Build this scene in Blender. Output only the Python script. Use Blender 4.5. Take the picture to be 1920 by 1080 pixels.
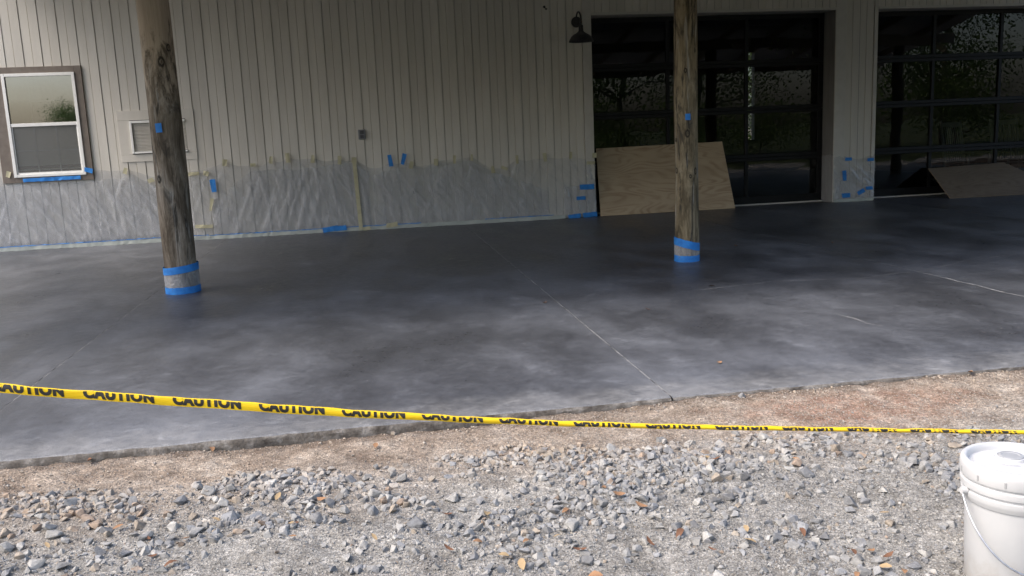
import bpy, bmesh, math, random
import numpy as np
from mathutils import Vector, Matrix, noise as mnoise

for o in list(bpy.data.objects):
    bpy.data.objects.remove(o)
scene = bpy.context.scene
C = scene.collection
R = math.radians
random.seed(7)
RNG = np.random.default_rng(11)

# ------------------------------------------------------------------ camera
# World: X along the building wall, Y towards the wall, Z up, slab top at z = 0.
CAM_H = 1.40
CAM_R =  [[0.985143, -0.166496, -0.042107], [-0.069658, -0.163273, -0.984119], [0.156977, 0.97243, -0.172445]]
cam_d = bpy.data.cameras.new("camera")
cam = bpy.data.objects.new("camera", cam_d)
C.objects.link(cam)
cam_d.sensor_width = 36.0
cam_d.lens = 36.0 * 1670.0 / 1920.0
cam_d.clip_start = 0.05
cam_d.clip_end = 900.0
_r, _d, _f = (Vector(v) for v in CAM_R)
_m = Matrix((( _r.x, -_d.x, -_f.x, 0.0), (_r.y, -_d.y, -_f.y, 0.0), (_r.z, -_d.z, -_f.z, CAM_H), (0, 0, 0, 1)))
cam.matrix_world = _m
scene.camera = cam

# ------------------------------------------------------------------ sky, sun, exposure
SUN_ELEV, SUN_AZ = R(50), R(-106)          # azimuth clockwise from +Y (towards the wall): the sun stands to the left
world = bpy.data.worlds.new("World")
scene.world = world
world.use_nodes = True
wn = world.node_tree.nodes
wl = world.node_tree.links
for n in list(wn):
    wn.remove(n)
sky = wn.new("ShaderNodeTexSky")
sky.sky_type = 'NISHITA'
sky.sun_disc = False
sky.sun_elevation = SUN_ELEV
sky.sun_rotation = SUN_AZ
sky.air_density = 1.0
sky.dust_density = 4.0
sky.ozone_density = 1.0
bg = wn.new("ShaderNodeBackground")
bg.inputs[1].default_value = 0.15
wo = wn.new("ShaderNodeOutputWorld")
wl.new(sky.outputs[0], bg.inputs[0])
wl.new(bg.outputs[0], wo.inputs[0])
sun_d = bpy.data.lights.new("sun", 'SUN')
sun_d.energy = 0.9
sun_d.angle = R(26)
sun_d.color = (1.0, 0.95, 0.87)
sun = bpy.data.objects.new("sun", sun_d)
C.objects.link(sun)
_sv = Vector((math.sin(SUN_AZ) * math.cos(SUN_ELEV), math.cos(SUN_AZ) * math.cos(SUN_ELEV), math.sin(SUN_ELEV)))
sun.rotation_euler = (-_sv).to_track_quat('-Z', 'Y').to_euler()
sun.location = _sv * 40
scene.view_settings.view_transform = 'Standard'
scene.view_settings.look = 'None'
scene.view_settings.gamma = 1.0
scene.view_settings.use_curve_mapping = False
scene.view_settings.exposure = 1.35
scene.cycles.use_denoising = True
scene.cycles.max_bounces = 10
scene.cycles.diffuse_bounces = 5
scene.cycles.transparent_max_bounces = 16
scene.cycles.caustics_reflective = False
scene.cycles.caustics_refractive = False
scene.cycles.sample_clamp_indirect = 6.0

# ------------------------------------------------------------------ measured places (metres)
LEAVES_GRAVEL = [(-1.018, 3.432), (-0.883, 3.322), (-0.652, 3.394), (-0.744, 3.277), (-0.758, 3.097), (-1.248, 3.35), (-0.797, 4.405), (-1.348, 4.357), (-0.839, 3.168), (-0.026, 4.066), (-0.334, 3.291), (-0.362, 3.294), (-0.249, 3.465), (-0.427, 3.534), (-0.346, 3.179), (0.321, 2.992), (0.209, 2.957), (0.394, 2.868), (0.229, 3.229), (-0.049, 3.115), (0.383, 3.218), (0.608, 2.966), (0.683, 3.163), (0.914, 3.226), (0.872, 3.302), (0.973, 3.126), (1.041, 2.884), (1.286, 2.865), (1.261, 2.778), (1.109, 2.746), (0.444, 2.788), (0.67, 2.674), (0.492, 2.956), (1.412, 3.45), (1.394, 3.501), (0.916, 2.851), (0.66, 2.853), (1.566, 2.628), (1.628, 2.62), (1.828, 2.857), (1.474, 2.802), (1.736, 3.359), (1.652, 2.462), (1.606, 2.496), (1.496, 2.479), (1.662, 2.567), (3.209, 4.292)]
LEAVES_SLAB = [(4.167, 9.582), (2.94, 7.27), (2.101, 6.483), (2.0, 4.843), (1.414, 7.081), (5.239, 9.378)]
KEY_STONES = [(0.109, 3.203, 0.0867, 'b'), (0.677, 3.039, 0.0807, 'w'), (1.053, 2.954, 0.073, 'd'), (1.118, 2.951, 0.0612, 'd'), (0.088, 3.385, 0.0779, 't'), (0.023, 3.325, 0.0639, 't'), (-0.002, 3.42, 0.0523, 'o'), (-0.043, 3.327, 0.0725, 'b'), (-0.043, 3.485, 0.0709, 'w'), (0.012, 3.459, 0.0617, 'w'), (0.062, 3.403, 0.0521, 'o'), (-1.248, 3.441, 0.0832, 'w'), (-0.64, 3.25, 0.0679, 'g'), (-0.802, 3.404, 0.0756, 'w'), (-1.252, 3.223, 0.0969, 'w'), (-1.121, 3.503, 0.0696, 'o'), (-0.968, 3.573, 0.0607, 'o'), (-1.05, 3.277, 0.0658, 'b'), (1.878, 4.407, 0.0646, 'b'), (0.066, 4.398, 0.0544, 't'), (1.904, 2.937, 0.0534, 'b'), (1.563, 3.082, 0.0616, 't'), (1.537, 2.506, 0.0654, 'g'), (1.713, 2.507, 0.0672, 'b'), (1.391, 2.719, 0.0596, 'g'), (0.869, 2.846, 0.0622, 'g'), (0.671, 2.793, 0.0642, 'd'), (1.981, 2.727, 0.0603, 'g'), (1.561, 2.88, 0.0589, 'g'), (0.71, 3.77, 0.0722, 't'), (0.782, 3.763, 0.0723, 't'), (0.881, 3.693, 0.0668, 't'), (0.856, 3.741, 0.0674, 'w'), (1.02, 3.324, 0.0664, 'w'), (1.0, 3.192, 0.0771, 'g'), (1.323, 3.115, 0.0735, 'd'), (1.26, 3.095, 0.0642, 'd'), (1.295, 2.985, 0.0544, 'g'), (1.344, 2.809, 0.0403, 'g'), (2.32, 3.432, 0.0618, 'g'), (2.48, 3.365, 0.0675, 't'), (1.692, 3.489, 0.0583, 'o'), (1.505, 3.515, 0.0816, 'b'), (0.835, 3.184, 0.0591, 'g'), (0.299, 3.083, 0.0683, 'b'), (0.267, 3.161, 0.0573, 'b'), (0.333, 3.12, 0.0609, 'g'), (-0.457, 3.352, 0.0475, 'b'), (-0.37, 3.404, 0.0524, 'w'), (-0.163, 3.374, 0.0604, 'w'), (-0.3, 3.437, 0.0571, 'w'), (-1.443, 3.491, 0.0618, 't'), (-1.402, 3.367, 0.0783, 'w'), (-1.349, 3.376, 0.0552, 'w'), (2.302, 3.237, 0.0844, 'g'), (0.55, 3.135, 0.0493, 'g')]
RIDGE_TOP = [(-2.271, 3.975), (-1.62, 3.913), (-0.941, 3.786), (-0.557, 3.894), (-0.043, 3.783), (0.592, 3.873), (1.165, 3.744), (1.681, 3.741), (2.631, 3.538), (3.372, 3.433)]
RIDGE_BOT = [(-2.036, 3.519), (-1.454, 3.459), (-0.655, 3.343), (-0.254, 3.31), (0.149, 3.203), (0.566, 3.216), (1.125, 2.969), (1.612, 3.091), (2.194, 2.933), (2.774, 2.801)]
RED_PATCH = [(2.091, 4.136), (2.567, 4.132), (2.498, 3.746), (2.222, 3.747)]
SHEET_TOP = [(-5.125, 1.087), (-4.703, 1.027), (-3.821, 1.099), (-3.306, 1.074), (-3.019, 0.959), (-2.329, 1.042), (-2.015, 1.13), (-1.79, 1.064), (-1.595, 1.086), (-1.481, 1.049), (-1.326, 1.137), (-1.205, 1.084), (-1.081, 1.165), (-0.927, 1.126), (-0.713, 1.133), (-0.535, 1.084), (-0.326, 1.099), (-0.217, 1.061), (-0.102, 1.096), (0.097, 0.957), (0.258, 0.933), (0.434, 1.022), (0.546, 0.985), (0.646, 1.013), (0.758, 0.975), (0.951, 0.9), (1.138, 0.998), (1.247, 1.017), (1.421, 1.017), (1.699, 1.054), (1.868, 0.922), (2.017, 0.849), (2.203, 0.84), (2.413, 0.971), (2.591, 0.946), (2.858, 0.984), (3.064, 0.957), (3.272, 0.973), (3.454, 0.939), (3.689, 0.903)]
MASK_BITS = [(-2.0, 1.129, 0.057, 0.101, 8), (-1.595, 1.078, 0.074, 0.05, 0), (-1.326, 1.137, 0.057, 0.109, 6), (-1.082, 1.158, 0.057, 0.143, -4), (-0.714, 1.125, 0.057, 0.118, 5), (-0.327, 1.09, 0.057, 0.126, 3), (-0.104, 1.08, 0.074, 0.084, 0), (0.757, 0.966, 0.066, 0.109, 12), (1.138, 0.989, 0.066, 0.101, 5), (1.421, 1.017, 0.041, 0.126, 4), (1.698, 1.037, 0.041, 0.101, 0), (2.016, 0.832, 0.049, 0.109, -12), (2.203, 0.848, 0.098, 0.042, 25), (2.413, 0.971, 0.049, 0.134, 3), (2.858, 0.984, 0.049, 0.134, -6), (3.273, 0.998, 0.049, 0.109, 0), (3.592, 0.865, 0.148, 0.05, 0), (3.656, 0.98, 0.066, 0.076, 0), (-4.995, 1.103, 0.066, 0.084, 20), (-3.409, 1.079, 0.057, 0.092, 20), (-3.068, 0.922, 0.09, 0.059, -20), (-2.472, 0.986, 0.197, 0.05, -4), (-2.282, 0.985, 0.082, 0.067, 15), (-2.381, 0.202, 0.246, 0.05, 2), (-2.25, 0.523, 0.041, 0.185, 15), (0.016, 0.027, 0.115, 0.05, -10), (0.404, 0.062, 0.18, 0.067, -6)]
MASK_STRIP = [(-0.105, 1.056), (-0.074, 0.016)]
BLUE_BITS = [(0.436, 1.047, 0.066, 0.176, 4), (0.64, 1.062, 0.066, 0.168, -14), (-2.192, 0.799, 0.074, 0.193, 4), (-0.534, 0.052, 0.23, 0.076, -6), (-0.372, 0.058, 0.164, 0.076, -4), (3.52, 0.488, 0.221, 0.084, 0), (3.418, 0.314, 0.156, 0.059, 0), (3.304, 0.03, 0.205, 0.067, -4), (3.56, 0.041, 0.23, 0.076, -3), (-3.908, 1.111, 0.123, 0.067, -14)]
BLUE_PILLAR = [(8.021, 0.718, 0.114, 0.052, 0), (8.429, 0.691, 0.114, 0.052, 0), (7.96, 0.446, 0.076, 0.172, 4), (7.997, 0.113, 0.152, 0.069, 0), (8.269, 0.162, 0.133, 0.069, -28), (8.414, 0.217, 0.123, 0.052, 0)]
TAPE = [(-1.568, -1.4176000000000002, 3.0900499999999997, 0.67275, 0.0314), (-0.9, -1.22955, 3.09345, 0.6352, 0.0323), (-0.009, -0.9786, 3.0986000000000002, 0.5888, 0.0315), (0.974, -0.70145, 3.1046, 0.53925, 0.033), (2.797, -0.18735000000000002, 3.1157500000000002, 0.4477, 0.0303), (3.927, 0.13155, 3.12365, 0.39715, 0.0261), (4.802, 0.37865000000000004, 3.12975, 0.3576, 0.0236), (6.187, 0.76995, 3.1402, 0.30000000000000004, 0.0211), (7.775, 1.21895, 3.15325, 0.2404, 0.0187), (10.118, 1.8820000000000001, 3.1734999999999998, 0.15835, 0.0172), (12.93, 2.6778, 3.19765, 0.0592, 0.0169), (14.435, 3.10385, 3.21075, 0.00695, 0.0162)]

# ------------------------------------------------------------------ helpers
def mesh_obj(name, verts, faces, mat, parent=None, smooth=False):
    me = bpy.data.meshes.new(name)
    me.from_pydata([tuple(v) for v in verts], [], [tuple(f) for f in faces])
    me.update()
    if mat is not None:
        me.materials.append(mat)
    if smooth:
        me.polygons.foreach_set("use_smooth", [True] * len(me.polygons))
    o = bpy.data.objects.new(name, me)
    C.objects.link(o)
    if parent is not None:
        o.parent = parent
    return o

def empty(name, loc=(0, 0, 0), rz=0.0):
    o = bpy.data.objects.new(name, None)
    C.objects.link(o)
    o.location = loc
    o.rotation_euler = (0, 0, rz)
    o.empty_display_size = 0.1
    return o

def tag(o, label, cat, group=None):
    o["label"] = label
    o["category"] = cat
    if group:
        o["group"] = group
    return o

def struct(o):
    o["kind"] = "structure"
    return o

class MB:
    """collects simple shapes into one mesh"""
    def __init__(self):
        self.v, self.f = [], []
    def add(self, vs, fs):
        k = len(self.v)
        self.v += [tuple(p) for p in vs]
        self.f += [tuple(i + k for i in q) for q in fs]
        return self
    def box(self, x0, x1, y0, y1, z0, z1, bev=0.0):
        if bev <= 0:
            vs = [(x, y, z) for z in (z0, z1) for y in (y0, y1) for x in (x0, x1)]
            return self.add(vs, [(0, 2, 3, 1), (4, 5, 7, 6), (0, 1, 5, 4), (2, 6, 7, 3), (0, 4, 6, 2), (1, 3, 7, 5)])
        bm = bmesh.new()
        bmesh.ops.create_cube(bm, size=1.0)
        for v in bm.verts:
            v.co = Vector(((x0 + x1) / 2 + v.co.x * (x1 - x0), (y0 + y1) / 2 + v.co.y * (y1 - y0), (z0 + z1) / 2 + v.co.z * (z1 - z0)))
        bmesh.ops.bevel(bm, geom=list(bm.edges), offset=bev, segments=1, affect='EDGES')
        bm.verts.ensure_lookup_table()
        bm.verts.index_update()
        self.add([v.co[:] for v in bm.verts], [[v.index for v in q.verts] for q in bm.faces])
        bm.free()
        return self
    def lathe(self, prof, seg=32, c=(0, 0, 0)):
        vs, fs = [], []
        for r, z in prof:
            for k in range(seg):
                a = 2 * math.pi * k / seg
                vs.append((c[0] + r * math.cos(a), c[1] + r * math.sin(a), c[2] + z))
        for i in range(len(prof) - 1):
            for k in range(seg):
                k2 = (k + 1) % seg
                fs.append((i * seg + k, i * seg + k2, (i + 1) * seg + k2, (i + 1) * seg + k))
        return self.add(vs, fs)
    def disc(self, r, z, seg=32, c=(0, 0, 0)):
        vs = [(c[0] + r * math.cos(2 * math.pi * k / seg), c[1] + r * math.sin(2 * math.pi * k / seg), c[2] + z) for k in range(seg)]
        return self.add(vs, [tuple(range(seg))])
    def tube(self, pts, r, seg=8, cap=True):
        pts = [Vector(p) for p in pts]
        rs = r if isinstance(r, (list, tuple)) else [r] * len(pts)
        vs, fs = [], []
        up = Vector((0.13, 0.27, 0.95)).normalized()
        for i, p in enumerate(pts):
            t = (pts[min(i + 1, len(pts) - 1)] - pts[max(i - 1, 0)]).normalized()
            a = t.cross(up)
            if a.length < 1e-3:
                a = t.cross(Vector((1, 0, 0)))
            a.normalize()
            b = t.cross(a).normalized()
            for k in range(seg):
                w = 2 * math.pi * k / seg
                vs.append(p + (a * math.cos(w) + b * math.sin(w)) * rs[i])
        for i in range(len(pts) - 1):
            for k in range(seg):
                k2 = (k + 1) % seg
                fs.append((i * seg + k, i * seg + k2, (i + 1) * seg + k2, (i + 1) * seg + k))
        if cap:
            fs.append(tuple(range(seg - 1, -1, -1)))
            fs.append(tuple((len(pts) - 1) * seg + k for k in range(seg)))
        return self.add(vs, fs)
    def build(self, name, mat, parent=None, smooth=False):
        return mesh_obj(name, self.v, self.f, mat, parent, smooth)

def auto_smooth(o, deg=35):
    me = o.data
    me.polygons.foreach_set("use_smooth", [True] * len(me.polygons))
    try:
        me.set_sharp_from_angle(angle=R(deg))
    except Exception:
        pass
    return o

# numpy value noise -------------------------------------------------------
_P = RNG.permutation(256)
_P = np.concatenate([_P, _P, _P])
_VAL = RNG.random(256)
def vnoise(x, y):
    xi = np.floor(x).astype(int)
    yi = np.floor(y).astype(int)
    fx = x - xi
    fy = y - yi
    fx = fx * fx * (3 - 2 * fx)
    fy = fy * fy * (3 - 2 * fy)
    def h(a, b):
        return _VAL[_P[(_P[a & 255] + b) & 255]]
    return (h(xi, yi) * (1 - fx) + h(xi + 1, yi) * fx) * (1 - fy) + (h(xi, yi + 1) * (1 - fx) + h(xi + 1, yi + 1) * fx) * fy
def fbm(x, y, o=4, g=0.5):
    s, a, t = 0.0, 1.0, 0.0
    for i in range(o):
        s = s + a * vnoise(x * 2 ** i + 17.3 * i, y * 2 ** i - 9.1 * i)
        t += a
        a *= g
    return s / t

# ------------------------------------------------------------------ material helpers
class NT:
    def __init__(self, name):
        self.m = bpy.data.materials.new(name)
        self.m.use_nodes = True
        self.t = self.m.node_tree
        self.n = self.t.nodes
        self.l = self.t.links
        self.b = self.n["Principled BSDF"]
        self.out = self.n["Material Output"]
        self._geo = None
        self._obj = None
    def node(self, kind, **kw):
        n = self.n.new(kind)
        for k, v in kw.items():
            setattr(n, k, v)
        return n
    def set(self, sock, v):
        if hasattr(v, "is_linked") or hasattr(v, "links"):
            self.l.new(v, sock)
        elif v is not None:
            sock.default_value = v
    @property
    def world(self):
        if self._geo is None:
            self._geo = self.node("ShaderNodeNewGeometry")
        return self._geo.outputs["Position"]
    @property
    def obj(self):
        if self._obj is None:
            self._obj = self.node("ShaderNodeTexCoord")
        return self._obj.outputs["Object"]
    def mapping(self, vec, scale=(1, 1, 1), loc=(0, 0, 0), rot=(0, 0, 0)):
        n = self.node("ShaderNodeMapping")
        self.set(n.inputs["Vector"], vec)
        n.inputs["Scale"].default_value = scale
        n.inputs["Location"].default_value = loc
        n.inputs["Rotation"].default_value = rot
        return n.outputs[0]
    def noise(self, vec, scale=5, detail=4, rough=0.55, dist=0.0):
        n = self.node("ShaderNodeTexNoise")
        self.set(n.inputs["Vector"], vec)
        n.inputs["Scale"].default_value = scale
        n.inputs["Detail"].default_value = detail
        n.inputs["Roughness"].default_value = rough
        n.inputs["Distortion"].default_value = dist
        return n.outputs["Fac"]
    def voro(self, vec, scale=5, out="Distance", feature='F1'):
        n = self.node("ShaderNodeTexVoronoi", feature=feature)
        self.set(n.inputs["Vector"], vec)
        n.inputs["Scale"].default_value = scale
        return n.outputs[out]
    def ramp(self, fac, stops, interp='LINEAR'):
        n = self.node("ShaderNodeValToRGB")
        n.color_ramp.interpolation = interp
        e = n.color_ramp.elements
        while len(e) < len(stops):
            e.new(0.5)
        for q, (p, c) in zip(e, stops):
            q.position = p
            q.color = (c[0], c[1], c[2], 1) if hasattr(c, "__len__") else (c, c, c, 1)
        self.set(n.inputs[0], fac)
        return n.outputs[0]
    def mix(self, fac, a, b, mode='MIX'):
        n = self.node("ShaderNodeMix", data_type='RGBA', blend_type=mode)
        self.set(n.inputs["Factor"], fac)
        for s, v in ((n.inputs["A"], a), (n.inputs["B"], b)):
            pass
        ia = [s for s in n.inputs if s.name == "A" and s.type == 'RGBA'][0]
        ib = [s for s in n.inputs if s.name == "B" and s.type == 'RGBA'][0]
        self.set(ia, (*a, 1) if isinstance(a, tuple) and len(a) == 3 else a)
        self.set(ib, (*b, 1) if isinstance(b, tuple) and len(b) == 3 else b)
        return [s for s in n.outputs if s.type == 'RGBA'][0]
    def math(self, op, a, b=None, c=None, clamp=False):
        n = self.node("ShaderNodeMath", operation=op)
        n.use_clamp = clamp
        self.set(n.inputs[0], a)
        if b is not None:
            self.set(n.inputs[1], b)
        if c is not None:
            self.set(n.inputs[2], c)
        return n.outputs[0]
    def maprange(self, v, a, b, c=0.0, d=1.0, smooth=False):
        n = self.node("ShaderNodeMapRange")
        if smooth:
            n.interpolation_type = 'SMOOTHSTEP'
        self.set(n.inputs[0], v)
        for i, q in enumerate((a, b, c, d)):
            n.inputs[i + 1].default_value = q
        return n.outputs[0]
    def sep(self, vec):
        n = self.node("ShaderNodeSeparateXYZ")
        self.set(n.inputs[0], vec)
        return n.outputs
    def bump(self, h, strength=0.3, dist=0.01, normal=None):
        n = self.node("ShaderNodeBump")
        n.inputs["Strength"].default_value = strength
        n.inputs["Distance"].default_value = dist
        self.set(n.inputs["Height"], h)
        if normal is not None:
            self.set(n.inputs["Normal"], normal)
        return n.outputs[0]
    def p(self, color=None, rough=None, metal=None, spec=None, normal=None, **kw):
        b = self.b
        if color is not None:
            self.set(b.inputs["Base Color"], (*color, 1) if isinstance(color, tuple) and len(color) == 3 else color)
        if rough is not None:
            self.set(b.inputs["Roughness"], rough)
        if metal is not None:
            self.set(b.inputs["Metallic"], metal)
        if spec is not None:
            self.set(b.inputs["Specular IOR Level"], spec)
        if normal is not None:
            self.set(b.inputs["Normal"], normal)
        for k, v in kw.items():
            self.set(b.inputs[k], v)
        return self.m

M = {}
def mats():
    # painted siding, slightly chalky
    t = NT("painted_siding")
    w = t.world
    a = t.noise(t.mapping(w, (3.0, 3.0, 0.35)), 2.2, 4)
    b = t.noise(w, 38, 3, 0.6)
    col = t.ramp(a, [(0.3, (0.575, 0.545, 0.49)), (0.7, (0.645, 0.615, 0.56))])
    col = t.mix(t.maprange(b, 0.55, 0.75, 0, 0.3), col, (0.53, 0.505, 0.46))
    col = t.mix(t.maprange(t.noise(t.mapping(w, (1, 1, .25)), 9, 5, .7), .62, .8, 0, .35), col, (0.46, .435, .395))
    oi = t.node("ShaderNodeObjectInfo")
    col = t.mix(1.0, col, t.ramp(oi.outputs["Random"], [(0, .93), (1, 1.05)]), 'MULTIPLY')
    M["siding"] = t.p(col, t.maprange(a, .3, .7, .55, .75), spec=0.35, normal=t.bump(t.noise(w, 120, 2), .12, .004))
    t = NT("trim_paint")
    M["trim"] = t.p(t.ramp(t.noise(t.world, 7, 5), [(.3, (.52, .50, .46)), (.7, (.58, .56, .52))]), .6, spec=.35)
    t = NT("brown_trim")
    M["brown"] = t.p(t.ramp(t.noise(t.world, 9, 5), [(.3, (.15, .125, .105)), (.7, (.20, .17, .145))]), .6, spec=.3)
    t = NT("grey_jamb")
    M["jamb"] = t.p(t.ramp(t.noise(t.mapping(t.world, (4, 4, .6)), 3, 5), [(.3, (.17, .165, .165)), (.7, (.23, .225, .22))]), .55)
    t = NT("white_vinyl")
    M["vinyl"] = t.p(t.ramp(t.noise(t.world, 14, 4), [(.3, (.76, .755, .73)), (.7, (.83, .825, .80))]), .4)
    t = NT("dark_bronze_metal")
    M["bronze"] = t.p(t.ramp(t.noise(t.world, 12, 4), [(.3, (.005, .005, .006)), (.7, (.010, .010, .011))]), .5, spec=.25)
    t = NT("black_lamp_enamel")
    M["lamp"] = t.p(t.ramp(t.noise(t.obj, 30, 3), [(.3, (.016, .016, .018)), (.7, (.026, .026, .028))]), .5, spec=.4)
    t = NT("lamp_glass")
    M["bulb"] = t.p((.6, .6, .56), .3)
    # glass
    def glass(name, tint, ior, dust):
        t = NT(name)
        tr = t.node("ShaderNodeBsdfTransparent")
        tr.inputs[0].default_value = (*tint, 1)
        gl = t.node("ShaderNodeBsdfGlossy")
        gl.inputs["Roughness"].default_value = 0.0
        nz = t.noise(t.world, 2.2, 1)
        gl_n = t.bump(nz, .35, .0022)
        t.set(gl.inputs["Normal"], gl_n)
        fr = t.node("ShaderNodeFresnel")
        fr.inputs["IOR"].default_value = ior
        mx = t.node("ShaderNodeMixShader")
        t.set(mx.inputs[0], fr.outputs[0])
        t.l.new(tr.outputs[0], mx.inputs[1])
        t.l.new(gl.outputs[0], mx.inputs[2])
        df = t.node("ShaderNodeBsdfDiffuse")
        df.inputs[0].default_value = (.45, .43, .40, 1)
        m2 = t.node("ShaderNodeMixShader")
        t.set(m2.inputs[0], t.maprange(t.noise(t.world, 5, 5, .65), .4, .8, 0.0, dust))
        t.l.new(mx.outputs[0], m2.inputs[1])
        t.l.new(df.outputs[0], m2.inputs[2])
        t.l.new(m2.outputs[0], t.out.inputs[0])
        return t.m
    M["glass"] = glass("garage_glass", (.30, .33, .32), 1.5, .008)
    M["winglass"] = glass("window_glass", (.9, .92, .9), 4.0, .03)
    M["sashglass"] = glass("lower_sash_glass", (.9, .92, .9), 1.7, .03)
    t = NT("insect_screen")
    tr = t.node("ShaderNodeBsdfTransparent")
    mx = t.node("ShaderNodeMixShader")
    mx.inputs[0].default_value = .42
    t.p((.24, .24, .235), .7)
    t.l.new(tr.outputs[0], mx.inputs[1])
    t.l.new(t.b.outputs[0], mx.inputs[2])
    t.l.new(mx.outputs[0], t.out.inputs[0])
    M["screen"] = t.m
    t = NT("blind_slats")
    M["blind"] = t.p(t.ramp(t.noise(t.world, 20, 3), [(.3, (.72, .69, .62)), (.7, (.78, .75, .68))]), .6)
    # dark interior
    t = NT("interior_paint")
    M["interior"] = t.p(t.ramp(t.noise(t.world, 3, 4), [(.3, (.05, .05, .05)), (.7, (.075, .072, .07))]), .8)
    # stained concrete slab
    t = NT("stained_concrete")
    w = t.world
    big = t.noise(t.mapping(w, (1.0, .55, 1.0), (3.1, 1.7, 0)), .75, 3, .5, .1)
    mid = t.noise(t.mapping(w, (1.0, .62, 1), (9, 4, 0), (0, 0, .25)), 1.9, 5, .55, .15)
    fine = t.noise(w, 13, 7, .74)
    grit = t.noise(w, 210, 3, .65)
    s = t.math('ADD', t.math('MULTIPLY', big, .45), t.math('MULTIPLY', mid, .55))
    s = t.math('ADD', s, t.math('MULTIPLY', t.math('SUBTRACT', fine, .5), .20))
    col = t.ramp(s, [(.30, (.039, .041, .0465)), (.45, (.063, .0665, .075)), (.56, (.098, .1035, .116)), (.70, (.142, .150, .167))])
    xyz = t.sep(w)
    wob = t.math('MULTIPLY', t.math('SUBTRACT', t.noise(w, 2.2, 6, .7), .5), .9)
    ed = t.maprange(t.math('ADD', xyz[1], wob), 4.30, 4.72, 1, 0, True)
    col = t.mix(t.math('MULTIPLY', ed, t.maprange(fine, .3, .65, .1, .5)), col, (.29, .285, .275))
    specks = t.maprange(t.noise(w, 48, 4, .6), .64, .72, 0, .75)
    spm = t.maprange(t.noise(w, 1.1, 3), .48, .62, 0, 1)
    col = t.mix(t.math('MULTIPLY', specks, spm), col, (.34, .33, .32))
    vd = t.voro(w, 7.5)
    dots = t.maprange(t.math('ADD', vd, t.math('MULTIPLY', fine, .06)), .055, .075, .8, 0)
    col = t.mix(t.math('MULTIPLY', dots, t.maprange(t.noise(w, .9, 2), .45, .6, 0, 1)), col, (.36, .35, .34))
    scuff = t.noise(t.mapping(w, (1, 1, 1), (2, 8, 0), (0, 0, .6)), 5.5, 6, .7, .4)
    col = t.mix(t.maprange(scuff, .56, .66, 0, .5), col, t.mix(1.0, col, (1.7, 1.7, 1.68, 1), 'MULTIPLY'))
    col = t.mix(t.maprange(scuff, .42, .33, 0, .5), col, t.mix(1.0, col, (.55, .55, .57, 1), 'MULTIPLY'))
    col = t.mix(1.0, col, t.ramp(grit, [(.28, .5), (.5, 1.0), (.72, 1.6)]), 'MULTIPLY')
    col = t.mix(t.maprange(t.noise(t.mapping(w, (1, 3, 1)), 9, 4, .7), .60, .75, 0, .35), col, (.05, .045, .045))
    ro = t.math('ADD', t.maprange(s, .35, .65, .30, .52), t.math('MULTIPLY', t.math('SUBTRACT', fine, .5), .3))
    bm_ = t.bump(t.math('ADD', t.math('MULTIPLY', fine, .7), t.math('MULTIPLY', grit, .5)), .45, .005)
    M["slab"] = t.p(col, ro, spec=.42, normal=bm_)
    # raw slab side
    t = NT("raw_concrete_edge")
    w = t.world
    col = t.ramp(t.noise(w, 16, 6, .7), [(.3, (.055, .047, .040)), (.5, (.125, .113, .10)), (.72, (.27, .255, .235))])
    M["edge"] = t.p(col, .9, spec=.2, normal=t.bump(t.noise(w, 70, 5, .7), .8, .012))
    t = NT("joint_dust")
    w = t.world
    M["joint"] = t.p(t.ramp(t.noise(w, 4.5, 5, .7), [(.34, (.012, .012, .013)), (.42, (.07, .07, .072)), (.52, (.19, .188, .185)), (.75, (.34, .335, .325))]), .9)
    t = NT("pale_dust")
    M["dust"] = t.p(t.ramp(t.noise(t.world, 12, 4, .7), [(.35, (.18, .18, .185)), (.6, (.42, .415, .41))]), .9)
    # ground
    t = NT("dirt_and_grit")
    w = t.world
    xyz = t.sep(w)
    nz = t.noise(w, 1.7, 5, .6)
    nb = t.noise(w, 6, 5, .65)
    # distance in front of the slab edge
    d = t.math('SUBTRACT', 4.28, xyz[1])
    dd = t.math('ADD', d, t.math('MULTIPLY', t.math('SUBTRACT', nz, .5), .9))
    tan_ = t.ramp(nb, [(.3, (.155, .118, .09)), (.5, (.265, .215, .17)), (.7, (.365, .315, .262))])
    grey = t.ramp(nb, [(.3, (.15, .141, .127)), (.5, (.248, .236, .215)), (.7, (.35, .335, .308))])
    col = t.mix(t.maprange(dd, .25, 1.05, 0, 1, True), tan_, grey)
    # reddish clay by the right of the slab
    cx = t.math('SUBTRACT', xyz[0], 2.35)
    cy = t.math('MULTIPLY', t.math('SUBTRACT', xyz[1], 3.98), 2.4)
    rr = t.math('SQRT', t.math('ADD', t.math('MULTIPLY', cx, cx), t.math('MULTIPLY', cy, cy)))
    rr = t.math('ADD', rr, t.math('MULTIPLY', t.math('SUBTRACT', nb, .5), .9))
    col = t.mix(t.math("MULTIPLY", t.maprange(rr, .2, .9, .75, 0, True), t.maprange(t.noise(w, 14, 5, .7), .38, .62, .25, 1)), col, (.27, .155, .11))
    # darker brown soil right along the edge
    col = t.mix(t.maprange(t.math('ADD', d, t.math('MULTIPLY', t.math('SUBTRACT', nb, .5), .22)), .01, .13, .75, 0, True), col, (.13, .10, .078))
    sp = t.voro(w, 95, "Color")
    spv = t.sep(sp)[0]
    col = t.mix(t.maprange(t.noise(w, 19, 6, .75), .52, .68, 0, .6), col, t.mix(1.0, col, (.5, .47, .44, 1), 'MULTIPLY'))
    col = t.mix(t.maprange(t.noise(t.mapping(w, (1, 1, 1), (5, 5, 5)), 24, 6, .75), .55, .7, 0, .55), col, t.mix(1.0, col, (1.45, 1.42, 1.4, 1), 'MULTIPLY'))
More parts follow.
